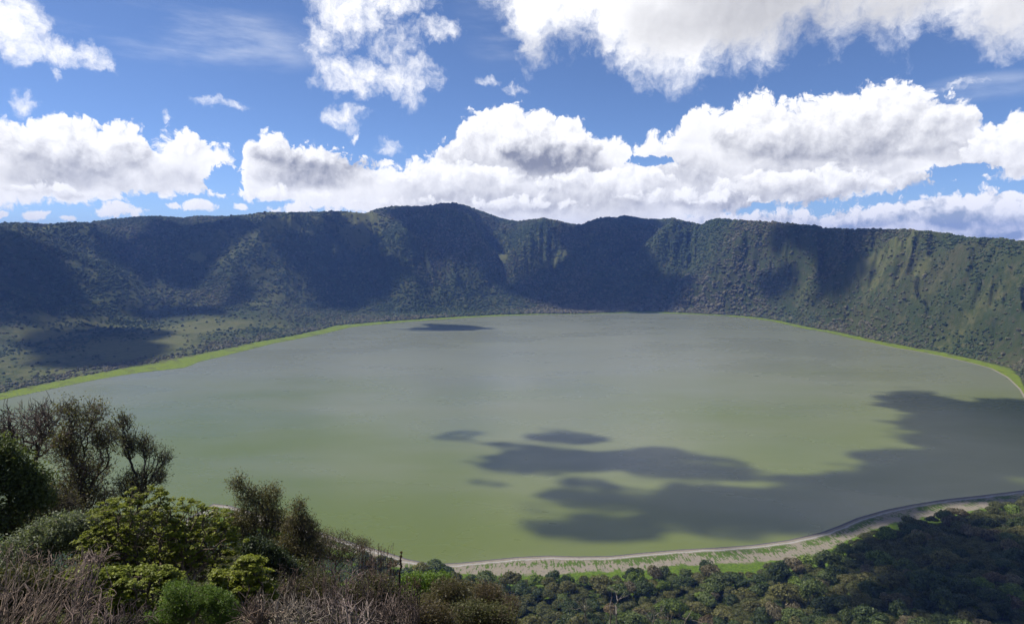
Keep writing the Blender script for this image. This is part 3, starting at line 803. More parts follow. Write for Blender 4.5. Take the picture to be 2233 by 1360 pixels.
# ------------------------------------------------------------------ haze
def haze_obj():
    zt = float(GZ.max()) + 25; zb = float(min(GZ.min(), -40)) - 2; R_ = 9300.0
    v = [(-R_, -R_, zb), (R_, -R_, zb), (R_, R_, zb), (-R_, R_, zb), (-R_, -R_, zt), (R_, -R_, zt), (R_, R_, zt), (-R_, R_, zt)]
    f = [(0, 3, 2, 1), (4, 5, 6, 7), (0, 1, 5, 4), (1, 2, 6, 5), (2, 3, 7, 6), (3, 0, 4, 7)]
    m = bpy.data.materials.new('haze'); m.use_nodes = True
    N = NT(m.node_tree); N.n.remove(N.n['Principled BSDF'])
    pv = N.new('ShaderNodeVolumePrincipled')
    pv.inputs['Color'].default_value = (0.20, 0.38, 1.0, 1)
    pv.inputs['Density'].default_value = 7.5e-5
    pv.inputs['Anisotropy'].default_value = 0.0
    N.l.new(pv.outputs[0], N.n['Material Output'].inputs['Volume'])
    o = mesh_obj('haze', v, np.array(f).ravel(), 4, m)
    return tag(o, kind='stuff')
haze_obj()
# ------------------------------------------------------------------ vegetation materials
def leaf_mat():
    m, N, bs = mat_new("leaf")
    oi = N.new('ShaderNodeObjectInfo')
    t = N.attr('tint')
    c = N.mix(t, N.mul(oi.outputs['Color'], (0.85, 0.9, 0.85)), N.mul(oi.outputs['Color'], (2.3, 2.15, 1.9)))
    N.put(bs.inputs['Base Color'], c)
    bs.inputs['Roughness'].default_value = 0.55
    bs.inputs['Specular IOR Level'].default_value = 0.35
    tl = N.new('ShaderNodeBsdfTranslucent'); N.put(tl.inputs[0], N.mul(c, (1.3, 1.35, 0.7)))
    mx = N.new('ShaderNodeMixShader'); mx.inputs[0].default_value = 0.35
    N.l.new(bs.outputs[0], mx.inputs[1]); N.l.new(tl.outputs[0], mx.inputs[2])
    N.l.new(mx.outputs[0], N.n['Material Output'].inputs[0])
    return m
def bark_mat():
    m, N, bs = mat_new("bark")
    oi = N.new('ShaderNodeObjectInfo'); g = N.new('ShaderNodeNewGeometry')
    n = N.noise(g.outputs['Position'], 9.0, 5, 0.65)
    c = N.mix(N.maprange(n, .3, .7), N.mul(oi.outputs['Color'], (0.6, 0.6, 0.6)), N.mul(oi.outputs['Color'], (1.4, 1.38, 1.35)))
    # each limb weathered differently
    c = N.vmath('SCALE', c, N.mixf(N.math('POWER', N.attr('weather'), 2.0), 0.55, 2.6))
    N.put(bs.inputs['Base Color'], c); bs.inputs['Roughness'].default_value = 0.85
    bn = N.new('ShaderNodeBump'); bn.inputs['Strength'].default_value = 0.6; bn.inputs['Distance'].default_value = 0.02
    N.put(bn.inputs['Height'], n); N.l.new(bn.outputs[0], bs.inputs['Normal'])
    return m
def far_mat():
    """crowns of the instanced woods: colour carried by each instance"""
    m, N, bs = mat_new("woodland")
    a = N.new('ShaderNodeAttribute'); a.attribute_type = 'INSTANCER'; a.attribute_name = 'hue'
    b = N.new('ShaderNodeAttribute'); b.attribute_type = 'INSTANCER'; b.attribute_name = 'bright'
    g = N.new('ShaderNodeNewGeometry')
    r = N.new('ShaderNodeValToRGB'); N.l.new(a.outputs['Fac'], r.inputs[0])
    e = r.color_ramp.elements
    e[0].position = 0; e[0].color = (0.028, 0.044, 0.015, 1); e[1].position = 1; e[1].color = (0.088, 0.080, 0.048, 1)
    for p_, c_ in ((.35, (0.036, 0.052, 0.018, 1)), (.6, (0.060, 0.066, 0.028, 1)), (.8, (0.070, 0.068, 0.034, 1))):
        q = e.new(p_); q.color = c_
    n = N.noise(g.outputs['Position'], 0.8, 3, .6)
    k = N.maprange(n, .3, .7, 1.15, 2.0) * X(N, b.outputs['Fac'])
    c = N.vmath('SCALE', r.outputs[0], k)
    N.put(bs.inputs['Base Color'], c); bs.inputs['Roughness'].default_value = 0.8; bs.inputs['Specular IOR Level'].default_value = 0.2
    return m
LEAF, BARK, FARM = leaf_mat(), bark_mat(), far_mat()

# ------------------------------------------------------------------ plant building
def unit(v): return v / (np.linalg.norm(v, axis=-1, keepdims=True) + 1e-9)

def grow(root_pts, targets, bf=0.25):
    """tree of nodes reaching every target: each joins the node that is near and not far round"""
    nodes = [np.array(root_pts[0], float)]; par = [-1]; plen = [0.0]
    for p in root_pts[1:]:
        p = np.array(p, float); nodes.append(p); par.append(len(nodes) - 2); plen.append(plen[-1] + np.linalg.norm(p - nodes[-2]))
    T = np.array(targets, float); n = len(T)
    best = np.full(n, 1e18); bp = np.zeros(n, int); done = np.zeros(n, bool)
    start = max(0, len(root_pts) // 2)
    for i in range(start, len(nodes)):
        c = np.linalg.norm(T - nodes[i], axis=1) + bf * plen[i]
        u = c < best; best[u] = c[u]; bp[u] = i
    for _ in range(n):
        k = int(np.where(done, 1e18, best).argmin()); done[k] = True
        p = bp[k]; nodes.append(T[k]); par.append(p); L = plen[p] + np.linalg.norm(T[k] - nodes[p]); plen.append(L)
        c = np.linalg.norm(T - T[k], axis=1) + bf * L
        u = (c < best) & ~done; best[u] = c[u]; bp[u] = len(nodes) - 1
    return np.array(nodes), np.array(par)

def radii(nodes, par, r_tip, e=2.4, rmax=9):
    n = len(nodes); acc = np.zeros(n); kids = np.zeros(n, int)
    for i in range(n - 1, 0, -1): kids[par[i]] += 1
    # children always come after their parent in the list
    for i in range(n - 1, 0, -1):
        if kids[i] == 0: acc[i] = r_tip ** e
        acc[par[i]] += acc[i]
    r = np.minimum(acc ** (1 / e), rmax)
    return r, kids

def tubes(nodes, par, r, sides=4, rng=RNG, bend=0.10, taper_tip=0.45):
    """all limbs as one mesh of tapering, slightly kinked tubes"""
    idx = np.nonzero(par >= 0)[0]
    A_, B_ = nodes[par[idx]], nodes[idx]
    ra = np.minimum(r[par[idx]], r[idx] * 1.5); rb = r[idx]
    L = np.linalg.norm(B_ - A_, axis=1, keepdims=True)
    M_ = (A_ + B_) / 2 + rng.normal(size=A_.shape) * L * bend
    rings = []
    ax = unit(B_ - A_); up = np.where(np.abs(ax[:, 2:3]) < 0.9, [[0, 0, 1.0]], [[1.0, 0, 0]])
    s1 = unit(np.cross(ax, up)); s2 = np.cross(ax, s1)
    ang = np.arange(sides) * 2 * PI / sides
    for C_, q in ((A_, ra), (M_, (ra + rb) / 2), (B_, rb * 0.95)):
        rings.append(C_[:, None, :] + q[:, None, None] * (s1[:, None, :] * np.cos(ang)[None, :, None] + s2[:, None, :] * np.sin(ang)[None, :, None]))
    V_ = np.stack(rings, 1)                      # edges, 3, sides, 3
    ne = len(idx); base = np.arange(ne)[:, None, None] * (3 * sides)
    k = np.arange(sides); k2 = (k + 1) % sides
    f = []
    for lv in (0, 1):
        a = base[:, 0] + lv * sides + k; b = base[:, 0] + lv * sides + k2
        f.append(np.stack([a, b, b + sides, a + sides], -1))
    return V_.reshape(-1, 3), np.concatenate(f, 1).reshape(-1, 4)

def leaves_mesh(cent, size, rng, up=0.5, aspect=2.0, outward=None, nrm_jit=0.6, droop=0.0):
    """folded-diamond leaves at the given centres; returns verts, quads, tint"""
    n = len(cent)
    nrm = rng.normal(size=(n, 3)) * nrm_jit; nrm[:, 2] += up
    if outward is not None: nrm = nrm + outward
    nrm = unit(nrm)
    t = unit(np.cross(nrm, rng.normal(size=(n, 3)))); b = np.cross(nrm, t)
    sz = (np.full(n, size) if np.isscalar(size) else size) * rng.uniform(0.65, 1.35, n)
    l = t * sz[:, None] * 0.5; w = b * sz[:, None] * 0.5 / aspect
    lift = nrm * (sz * 0.12)[:, None]
    V_ = np.stack([cent - l, cent + w - lift * 0 , cent + l - nrm * (sz * droop)[:, None], cent - w + lift], 1).reshape(-1, 3)
    q = np.arange(n * 4).reshape(n, 4)
    return V_, q, np.repeat(rng.uniform(0, 1, n), 4)

def thing(name, label, cat, loc, group=None):
    o = bpy.data.objects.new(name, None); col.objects.link(o); o.location = tuple(map(float, loc)); o.empty_display_size = 0.5
    return tag(o, label, cat, group)

def part(name, root, V_, q, mat, color, tint=None, smooth=False):
    V_ = np.asarray(V_) - np.array(root.location)[None, :]
    o = mesh_obj(name, V_, q, q.shape[1], mat, smooth=smooth, parent=root)
    o.color = tuple(color) + (1,)
    if tint is not None: add_attr(o, 'tint', tint)
    return o

def pos_px(x, y, r):
    return np.array(pxr(x, y, r))

def env_points(env, D, n, rng, depth=0.8, shell=0.0, clump=0.55):
    """points inside a union of ellipsoids given at photograph positions and ground distance D"""
    out = []
    wts = np.array([e[2] * e[3] for e in env], float); wts /= wts.sum()
    pick = rng.choice(len(env), n, p=wts)
    for i in range(n):
        cx, cy, rx, ry = env[pick[i]][:4]; Di = D + (env[pick[i]][4] if len(env[pick[i]]) > 4 else 0)
        while True:
            q = rng.uniform(-1, 1, 3); l = np.linalg.norm(q)
            if not (shell <= l <= 1): continue
            p = pos_px(cx + rx * q[0], cy - ry * q[2], Di + q[1] * rx * depth / FPX * Di)
            g_ = clump * Di / 22.0
            nv = vnoise(np.array([p[0] / g_ + p[2] / g_ * .7]), np.array([p[1] / g_ - p[2] / g_ * .9]), 17)[0]
            if nv > .42 or rng.uniform() < .12: break
        out.append(p)
    return np.array(out)

def plant(name, label, cat, env, D, base, n, seed, bark=(0.09, 0.07, 0.055), leafc=None, leaves=0, leaf=0.08, tip=0.006, bf=0.3,
          lr=0.25, up=0.5, aspect=2.0, group=None, depth=0.8, shell=0.0, stems=1, sides=4, bend=0.10, rosette=False, rmax=0.4, tiponly=True, twig=0):
    rng = np.random.default_rng(seed)
    T = env_points(env, D, n, rng, depth, shell)
    bx_, by_, _ = pxr(base[0], base[1], base[2] if len(base) > 2 else D)
    bz_ = float(ground_z(bx_, by_)) - 0.15
    root = thing(name, label, cat, (bx_, by_, bz_ + 0.15), group)
    top = T[:, 2].min()
    cen = T.mean(0)
    allN, allP = [], []
    off = 0
    which = rng.integers(0, stems, n) if stems > 1 else np.zeros(n, int)
    if stems > 1:
        # split the targets by direction round the base
        a = np.arctan2(T[:, 1] - cen[1], T[:, 0] - cen[0]) + rng.normal(size=n) * 0.3
        which = ((a + PI) / (2 * PI) * stems).astype(int) % stems
    for s in range(stems):
        Ts = T[which == s]
        if len(Ts) < 3: continue
        b0 = np.array([bx_, by_, bz_]) + np.append(rng.normal(size=2) * 0.12 * (stems > 1), 0)
        tgt = Ts.mean(0) * 0.6 + np.array([*(Ts.mean(0)[:2] * 0.5 + b0[:2] * 0.5), Ts[:, 2].min()]) * 0.4
        k = 7
        path = [b0 + (tgt - b0) * (i / k) ** 1.0 * 0.85 + (rng.normal(size=3) * 0.05 * np.linalg.norm(tgt - b0) / 3 if i else 0) for i in range(k + 1)]
        nd, pr = grow(path, Ts, bf)
        allN.append(nd); allP.append(np.where(pr >= 0, pr + off, -1)); off += len(nd)
    nodes = np.vstack(allN); par = np.concatenate(allP)
    r, kids = radii(nodes, par, tip, rmax=rmax)
    ends = np.nonzero((kids == 0) & (par >= 0))[0]
    if twig:
        # fine side shoots
        src = rng.choice(np.nonzero(par >= 0)[0], twig)
        d0 = unit(nodes[src] - nodes[par[src]])
        d1 = unit(d0 + rng.normal(size=d0.shape) * 0.55 + [0, 0, 0.25])
        L_ = rng.uniform(0.5, 1.3, (twig, 1)) * lr
        new = nodes[src] + d1 * L_
        par = np.concatenate([par, src]); nodes = np.vstack([nodes, new]); r = np.concatenate([r, np.full(twig, tip * 0.75)])
        ends = np.concatenate([ends, np.arange(len(nodes) - twig, len(nodes))])
    V_, q = tubes(nodes, par, r, sides, rng, bend)
    wth = rng.uniform(0, 1, len(nodes)); 
    for i in range(len(nodes)):
        if par[i] >= 0 and rng.uniform() < .82: wth[i] = wth[par[i]]
    o = part('trunk', root, V_, q, BARK, bark)
    add_attr(o, 'weather', np.repeat(wth[par >= 0], len(V_) // int((par >= 0).sum())))
    if leaves:
        e = ends if tiponly else np.nonzero(par >= 0)[0]
        if rosette:
            per = max(1, leaves // len(e)); c0_ = np.repeat(nodes[e], per, 0)
            j = rng.normal(size=c0_.shape); j[:, 2] = np.abs(j[:, 2]) * 0.25; j = unit(j)
            cent = c0_ + j * leaf * rng.uniform(0.45, 1.2, (len(c0_), 1)) + [0, 0, leaf * 0.4]
            V2, q2, t2 = leaves_mesh(cent, leaf, rng, up=1.3, aspect=aspect, outward=j * 0.5, nrm_jit=0.35)
        else:
            c0_ = nodes[rng.choice(e, leaves)]
            cent = c0_ + rng.normal(size=c0_.shape) * lr * 0.34
            V2, q2, t2 = leaves_mesh(cent, leaf, rng, up=up, aspect=aspect)
        part('foliage', root, V2, q2, LEAF, leafc, t2)
    return root
# ------------------------------------------------------------------ plants on the slope below the viewpoint
BR, DKBR, PALE, PINK, PURP = (0.085, 0.062, 0.050), (0.045, 0.036, 0.028), (0.25, 0.21, 0.165), (0.155, 0.115, 0.088), (0.090, 0.064, 0.050)
plant('bare_tree', 'leafless grey-brown tree with spreading flat-topped twigs beside the tall scrubby tree', 'tree',
      [(55,925,78,40),(15,960,45,40),(105,905,50,26),(90,960,50,36)], 43, (62, 1130), 700, 11, BR, tip=0.013, bf=0.25, twig=900, lr=0.6, rmax=0.2)
plant('scrub_tree', 'tall tangled dark scrubby tree with sparse olive leaves standing against the lake', 'tree',
      [(150,898,30,20),(205,903,28,22),(175,945,46,36),(232,960,34,34),(135,985,38,36),(190,1015,60,44),(150,1075,50,44),(215,1090,46,36)], 39, (178, 1150), 2200, 12, BR, (0.080, 0.078, 0.030), 9000, 0.11, 0.009, 0.30, 0.45, twig=2500, rmax=0.2, tiponly=False)
plant('slender_tree', 'slender upright tree fanning thin sparse twigs out to the right over the water', 'tree',
      [(271,922,18,16),(284,965,20,40),(318,975,22,26),(354,1000,22,15),(332,1036,28,22),(290,1060,40,36)], 37, (255, 1135), 1300, 13, DKBR, (0.075, 0.078, 0.030), 3800, 0.09, 0.008, 0.75, 0.4, twig=1600, rmax=0.13, bend=0.05)
plant('evergreen_tree', 'dense dark green leafy tree cut by the left edge of the view', 'tree',
      [(0,985,36,30),(45,1010,30,22),(85,1048,30,22),(20,1050,50,28),(60,1095,50,26),(-30,1080,40,60),(97,1085,20,20),(10,1135,60,26),(-60,1010,50,50)], 29, (30, 1190), 900, 14, DKBR, (0.056, 0.074, 0.024), 21000, 0.12, 0.008, 0.3, 0.5, rmax=0.16, tiponly=False)
plant('dead_limb_bush', 'low brown bush of drooping bare limbs under the dark green leafy tree', 'bush',
      [(60,1140,70,30),(130,1110,50,40)], 30, (90, 1190), 700, 41, DKBR, (0.06, 0.055, 0.025), 3000, 0.09, 0.007, 0.3, 0.4, twig=900, rmax=0.08)
plant('silvery_bush', 'grey-green bush with glossy pale leaves left of the yellow-green shrub', 'bush',
      [(150,1145,58,26),(60,1195,72,34),(115,1170,70,36),(190,1135,30,16),(60,1230,60,24)], 24, (110, 1260), 800, 15, BR, (0.105, 0.125, 0.085), 17000, 0.085, 0.006, 0.3, 0.28, rmax=0.06, tiponly=False)
YG = (0.118, 0.140, 0.010)
plant('yellow_green_shrub', 'largest yellow-green shrub with bright leaf rosettes and many crooked branches', 'shrub',
      [(268,1135,78,48),(320,1085,50,26),(390,1120,62,34),(455,1140,60,36),(497,1180,44,36),(230,1190,70,40),(330,1180,90,56),(420,1190,90,50),(300,1235,80,34),(430,1235,80,34),(200,1225,46,26)], 22.5, (370, 1345, 20.5), 1700, 16, (0.10,0.075,0.052), YG, 44000, 0.085, 0.007, 0.35, 0.2, aspect=2.2, rosette=True, stems=5, rmax=0.08, depth=0.7, shell=0.45)
plant('yellow_green_shrub', 'low yellow-green shrub with drooping sprays just below the largest one', 'shrub',
      [(205,1262,60,30),(300,1270,80,34),(250,1310,90,34),(350,1262,50,26),(330,1320,50,24)], 17.5, (290, 1390, 16), 1000, 17, (0.10,0.075,0.052), (0.108, 0.132, 0.010), 19000, 0.085, 0.006, 0.35, 0.2, rosette=True, stems=3, rmax=0.06, shell=0.3)
plant('yellow_green_shrub', 'small yellow-green shrub right of the round green bush', 'shrub',
      [(550,1245,44,32),(525,1285,60,40),(572,1290,34,30),(490,1262,30,26)], 19.5, (545, 1370, 18.5), 600, 18, (0.10,0.075,0.052), YG, 14500, 0.09, 0.006, 0.35, 0.2, rosette=True, stems=3, rmax=0.06, shell=0.3)
plant('green_bush', 'round soft fresh-green bush at the bottom of the view in front of the yellow-green shrubs', 'bush',
      [(410,1300,72,34),(450,1330,70,36),(370,1345,50,26),(470,1300,34,20)], 14.5, (420, 1420, 13.5), 900, 19, (0.10,0.075,0.052), (0.070, 0.115, 0.022), 34000, 0.042, 0.004, 0.3, 0.12, aspect=3.2, rmax=0.04, tiponly=False)
plant('dusky_tree', 'bushy brown-green tree with ragged crown in front of the water right of the yellow-green shrub', 'tree',
      [(520,1062,14,24),(550,1080,24,24),(592,1085,24,28),(560,1125,50,34),(612,1140,34,34),(525,1150,34,44),(590,1195,60,40)], 40, (575, 1262), 1500, 20, DKBR, (0.088, 0.082, 0.034), 21000, 0.10, 0.008, 0.35, 0.42, twig=1500, rmax=0.16, tiponly=False)
plant('dusky_tree', 'narrower rounded brown-green tree to the right of the ragged bushy one', 'tree',
      [(652,1112,16,20),(645,1145,30,26),(672,1158,28,32),(665,1205,50,34),(640,1200,40,40)], 37, (660, 1285), 1000, 21, DKBR, (0.080, 0.072, 0.032), 14000, 0.095, 0.008, 0.35, 0.38, twig=1000, rmax=0.14, tiponly=False)
plant('dark_bush', 'very dark green bush filling the hollow under the two brown-green trees', 'bush',
      [(580,1225,50,36),(620,1250,50,32),(560,1200,40,30)], 31, (600, 1310), 600, 22, DKBR, (0.022, 0.034, 0.012), 13000, 0.11, 0.007, 0.3, 0.35, rmax=0.08, tiponly=False)
plant('thin_bush', 'thin twiggy grey-brown bush beside the water at the end of the brown-green trees', 'bush',
      [(730,1175,34,18),(775,1190,34,16),(740,1205,50,22),(700,1190,30,26)], 46, (740, 1260), 900, 23, BR, (0.075, 0.072, 0.035), 4500, 0.09, 0.007, 0.5, 0.4, twig=1300, rmax=0.07)
plant('bright_bush', 'low bright green bush at the head of the brown bushes beside the beach', 'bush',
      [(905,1268,42,20),(955,1262,34,16),(925,1290,50,22)], 52, (925, 1335), 500, 24, BR, (0.085, 0.140, 0.018), 11000, 0.15, 0.008, 0.3, 0.5, rmax=0.08, tiponly=False)
plant('bright_bush', 'small yellow-tinged green bush between dry twigs and the brown bushes', 'bush',
      [(880,1300,30,22),(900,1330,26,20)], 40, (890, 1370), 300, 25, BR, (0.090, 0.125, 0.018), 5000, 0.12, 0.008, 0.3, 0.4, rmax=0.08, tiponly=False)
for i, (env, D, b, leafc, nl, lab) in enumerate([
    ([(985,1290,44,26),(960,1320,50,30)], 42, (970, 1375), (0.072, 0.066, 0.032), 10000, 'brown-olive bush directly right of the low bright green bush'),
    ([(1050,1300,46,28),(1040,1335,60,34)], 44, (1045, 1385), (0.082, 0.066, 0.040), 11000, 'rusty brown bush nearest the forest edge at the foot of the slope'),
    ([(1010,1345,56,28),(1085,1350,44,26)], 30, (1040, 1400), (0.066, 0.070, 0.030), 11000, 'olive bush low at the bottom edge left of the forest'),
    ([(930,1350,54,28)], 27, (930, 1400), (0.072, 0.060, 0.034), 8000, 'brown leafy bush low at the bottom edge behind the dry twigs'),
    ([(1110,1318,26,18),(1095,1345,30,20)], 60, (1100, 1380), (0.075, 0.056, 0.036), 5000, 'small reddish brown bush against the dark forest crowns')]):
    plant('brown_bush', lab, 'bush', env, D, b, 700, 50 + i, PURP, leafc, nl, 0.095 if D < 35 else 0.12, 0.007, 0.35, 0.4, group='brown bushes on the slope beside the forest', twig=700, rmax=0.08, tiponly=False)

plant('olive_bush', 'wide dark olive bush growing up behind the largest yellow-green shrub', 'bush',
      [(300,1160,100,50),(420,1170,80,46),(210,1190,70,40),(350,1220,110,40)], 27, (330, 1300, 26), 900, 26, DKBR, (0.040, 0.046, 0.014), 26000, 0.11, 0.007, 0.3, 0.4, rmax=0.08, tiponly=False)
plant('olive_bush', 'dull olive bush among the dry brushwood at the lower left', 'bush',
      [(60,1275,80,34),(150,1285,60,34),(20,1310,60,30)], 19, (80, 1370, 18), 700, 27, DKBR, (0.048, 0.050, 0.018), 17000, 0.085, 0.006, 0.3, 0.35, rmax=0.06, tiponly=False)
plant('olive_bush', 'dull olive bush half hidden inside the leafless dry thicket', 'bush',
      [(700,1290,60,34),(760,1300,60,34),(640,1300,50,34)], 26, (710, 1380, 25), 700, 28, DKBR, (0.052, 0.050, 0.020), 15000, 0.095, 0.006, 0.3, 0.35, rmax=0.06, tiponly=False)
plant('olive_bush', 'low olive bush under the upright reeds beside the tall dark stalk', 'bush',
      [(820,1285,46,30),(860,1320,50,30)], 28, (840, 1370, 27), 500, 29, DKBR, (0.056, 0.056, 0.022), 10000, 0.10, 0.006, 0.3, 0.35, rmax=0.06, tiponly=False)
dry = [([(640,1270,42,50),(620,1310,40,40)], 22, (640,1380,21), PURP, 'purple-brown leafless shrub standing leftmost of the dry shrubs under the brown-green trees'),
       ([(705,1255,46,44),(700,1300,50,40)], 24, (705,1370,23), PURP, 'dense purple-brown leafless shrub directly below the thin twiggy bush'),
       ([(760,1265,46,44),(765,1310,50,40)], 23, (765,1375,22), (0.15,0.11,0.10), 'rosy brown leafless shrub in the middle of the dry thicket'),
       ([(822,1255,36,46),(825,1310,46,40)], 25, (825,1375,24), PURP, 'upright leafless shrub with thin rods just left of the tall dark stalk'),
       ([(880,1300,34,40),(885,1340,40,30)], 22, (885,1395,21), (0.13,0.095,0.08), 'leafless brown shrub just right of the tall dark stalk'),
       ([(600,1335,50,34),(650,1345,50,30)], 13, (630,1440,12), PALE, 'pale bleached leafless branches low beside the small yellow-green shrub'),
       ([(720,1335,60,36),(770,1350,50,30)], 14, (745,1440,13), (0.20,0.16,0.14), 'pale grey leafless shrub at the bottom edge in front of the dry thicket'),
       ([(830,1345,50,32)], 15, (830,1430,14), (0.12,0.09,0.075), 'brown leafless shrub at the bottom edge below the tall dark stalk'),
       ([(560,1350,30,24)], 12, (560,1430,11.5), PINK, 'small pinkish leafless branches between the round bush and bleached branches')]
for i, (env, D, b, colr, lab) in enumerate(dry):
    plant('dry_shrub', lab, 'shrub', env, D, b, 130, 70 + i, colr, tip=0.0075, bf=0.7, twig=170, lr=0.36, stems=7, rmax=0.045, group='leafless dry shrubs on the slope', bend=0.16, sides=4)
brush = [([(70,1290,110,22),(30,1325,80,24),(130,1260,70,10)], 12.5, (-120,1390,11.5), PINK, 'pinkish dry brushwood heaped along the left edge'),
         ([(170,1315,80,22),(130,1345,80,18),(230,1290,50,10)], 12, (-20,1430,11), (0.13,0.094,0.074), 'brown dry brushwood right of the pinkish heap'),
         ([(110,1222,110,14),(40,1205,60,10)], 17, (-110,1290,15), PINK, 'long arching dry stems reaching over the grey-green bush'),
         ([(220,1335,70,20),(290,1345,50,16)], 11, (120,1440,10), (0.14,0.10,0.085), 'dark dry twigs at the bottom edge below the low yellow-green shrub'),
         ([(200,1215,40,12)], 16, (100,1330,15), (0.20,0.15,0.125), 'thin dry stems crossing in front of the largest yellow-green shrub')]
for i, (env, D, b, colr, lab) in enumerate(brush):
    plant('brushwood', lab, 'dry shrub', env, D, b, 85, 90 + i, colr, tip=0.006, bf=0.9, twig=80, lr=0.25, stems=9, rmax=0.028, group='dry brushwood at the lower left', bend=0.14, sides=4, depth=1.0)

# ------------------------------------------------------------------ stalks, reeds, bare saplings
def polyline_tree(name, label, cat, lines, D, colr, group=None, sides=6, rng=np.random.default_rng(5), twigs=0, base_px=None, tl=0.5):
    """stems given as photograph positions with radii; lines = [[(x,y,r)...], ...]; the first starts at the ground"""
    bx_, by_, _ = pxr(lines[0][0][0], lines[0][0][1], D)
    gz = float(ground_z(bx_, by_))
    root = thing(name, label, cat, (bx_, by_, gz), group)
    nodes, par, r = [], [], []
    for li, ln in enumerate(lines):
        pts = [pos_px(p[0], p[1], D + rng.normal() * 0.02 * D * (li > 0) * (k_ / max(1, len(ln) - 1))) for k_, p in enumerate(ln)]
        if li == 0: pts = [np.array([bx_, by_, gz - 0.1])] + pts; rr_ = [ln[0][2]] + [p[2] for p in ln]
        else: rr_ = [p[2] for p in ln]
        # subdivide and kink
        P_, R_2 = [pts[0]], [rr_[0]]
        for a, b, ra, rb in zip(pts[:-1], pts[1:], rr_[:-1], rr_[1:]):
            m = max(2, int(np.linalg.norm(b - a) / 0.45))
            for k_ in range(1, m + 1):
                t = k_ / m; P_.append(a + (b - a) * t + (rng.normal(size=3) * 0.035 * (k_ < m))); R_2.append(ra + (rb - ra) * t)
        o_ = len(nodes)
        for k_, (p, q) in enumerate(zip(P_, R_2)):
            nodes.append(p); r.append(q); par.append(-1 if k_ == 0 else o_ + k_ - 1)
    nodes, par, r = np.array(nodes), np.array(par), np.array(r)
    if twigs:
        src = rng.choice(np.nonzero(par >= 0)[0][3:], twigs)
        d1 = unit(unit(nodes[src] - nodes[par[src]]) + rng.normal(size=(twigs, 3)) * 0.6 + [0, 0, .2])
        new = nodes[src] + d1 * rng.uniform(.3, 1, (twigs, 1)) * tl
        par = np.concatenate([par, src]); nodes = np.vstack([nodes, new]); r = np.concatenate([r, np.full(twigs, 0.006)])
    V_, q = tubes(nodes, par, r, sides, rng, 0.03)
    part('stem', root, V_, q, BARK, colr)
    return root, nodes
WH = (0.42, 0.38, 0.33)
polyline_tree('bare_sapling', 'pale leafless sapling with forked twigs, leftmost of those in front of the forest', 'sapling',
    [[(1279,1400,.05),(1279,1360,.045),(1276,1335,.036),(1272,1325,.03),(1262,1312,.018),(1252,1304,.008)],[(1276,1332,.025),(1275,1318,.015),(1270,1300,.006)],[(1272,1325,.02),(1262,1325,.012),(1250,1327,.005)],[(1275,1330,.015),(1283,1322,.008),(1286,1318,.004)]], 33, WH, 'bare pale saplings in front of the forest', twigs=14)
polyline_tree('bare_sapling', 'tallest pale leafless sapling with a curving twin stem in front of the rounded rusty crown', 'sapling',
    [[(1332,1400,.05),(1331,1350,.04),(1330,1322,.03),(1335,1300,.018),(1334,1282,.008)],[(1345,1400,.045),(1344,1340,.036),(1343,1318,.03),(1348,1310,.022),(1344,1296,.016),(1338,1286,.010),(1330,1281,.004)],[(1346,1312,.018),(1358,1302,.01),(1370,1280,.004)],[(1338,1320,.014),(1328,1320,.008),(1320,1320,.004)]], 34, WH, 'bare pale saplings in front of the forest', twigs=16)
polyline_tree('bare_sapling', 'pale leafless sapling with arms spread like antlers', 'sapling',
    [[(1426,1400,.045),(1426,1366,.035),(1424,1354,.03),(1418,1350,.022),(1410,1340,.014),(1406,1331,.006)],[(1424,1356,.028),(1428,1343,.02),(1436,1336,.012),(1441,1327,.005)],[(1418,1352,.014),(1422,1330,.009),(1425,1314,.004)]], 33, WH, 'bare pale saplings in front of the forest', twigs=14)
polyline_tree('bare_sapling', 'pale leafless sapling with stepped twigs, second from the right of those before the forest', 'sapling',
    [[(1492,1400,.04),(1494,1356,.034),(1500,1345,.026),(1506,1334,.016),(1511,1325,.006)],[(1496,1352,.018),(1486,1346,.01),(1478,1341,.005)],[(1500,1345,.014),(1510,1352,.009),(1530,1358,.005)]], 32, WH, 'bare pale saplings in front of the forest', twigs=14)
polyline_tree('bare_sapling', 'shortest pale leafless twig before the forest, rightmost of the saplings', 'sapling',
    [[(1470,1400,.03),(1462,1362,.02),(1457,1350,.012),(1454,1342,.005)]], 31, (0.34, 0.3, 0.26), 'bare pale saplings in front of the forest', twigs=6)
rt, nd = polyline_tree('flower_stalk', 'tall dark spiky dead flower stalk rising above the dry thicket', 'stalk',
    [[(868,1400,.045),(869,1300,.05),(871,1250,.045),(873,1222,.04),(875,1204,.018)]], 27, (0.07, 0.052, 0.040))
rng = np.random.default_rng(9)
sp = nd[len(nd) // 3:]; src = sp[rng.integers(0, len(sp), 700)]
dr = unit(rng.normal(size=(700, 3)) + [0, 0, .6]); V_, q, t_ = leaves_mesh(src + dr * 0.03, 0.10, rng, up=0.2, aspect=3)
part('leaves', rt, V_, q, LEAF, (0.09, 0.065, 0.045), t_)  # seed heads clustered along the stalk, made of small loose blades
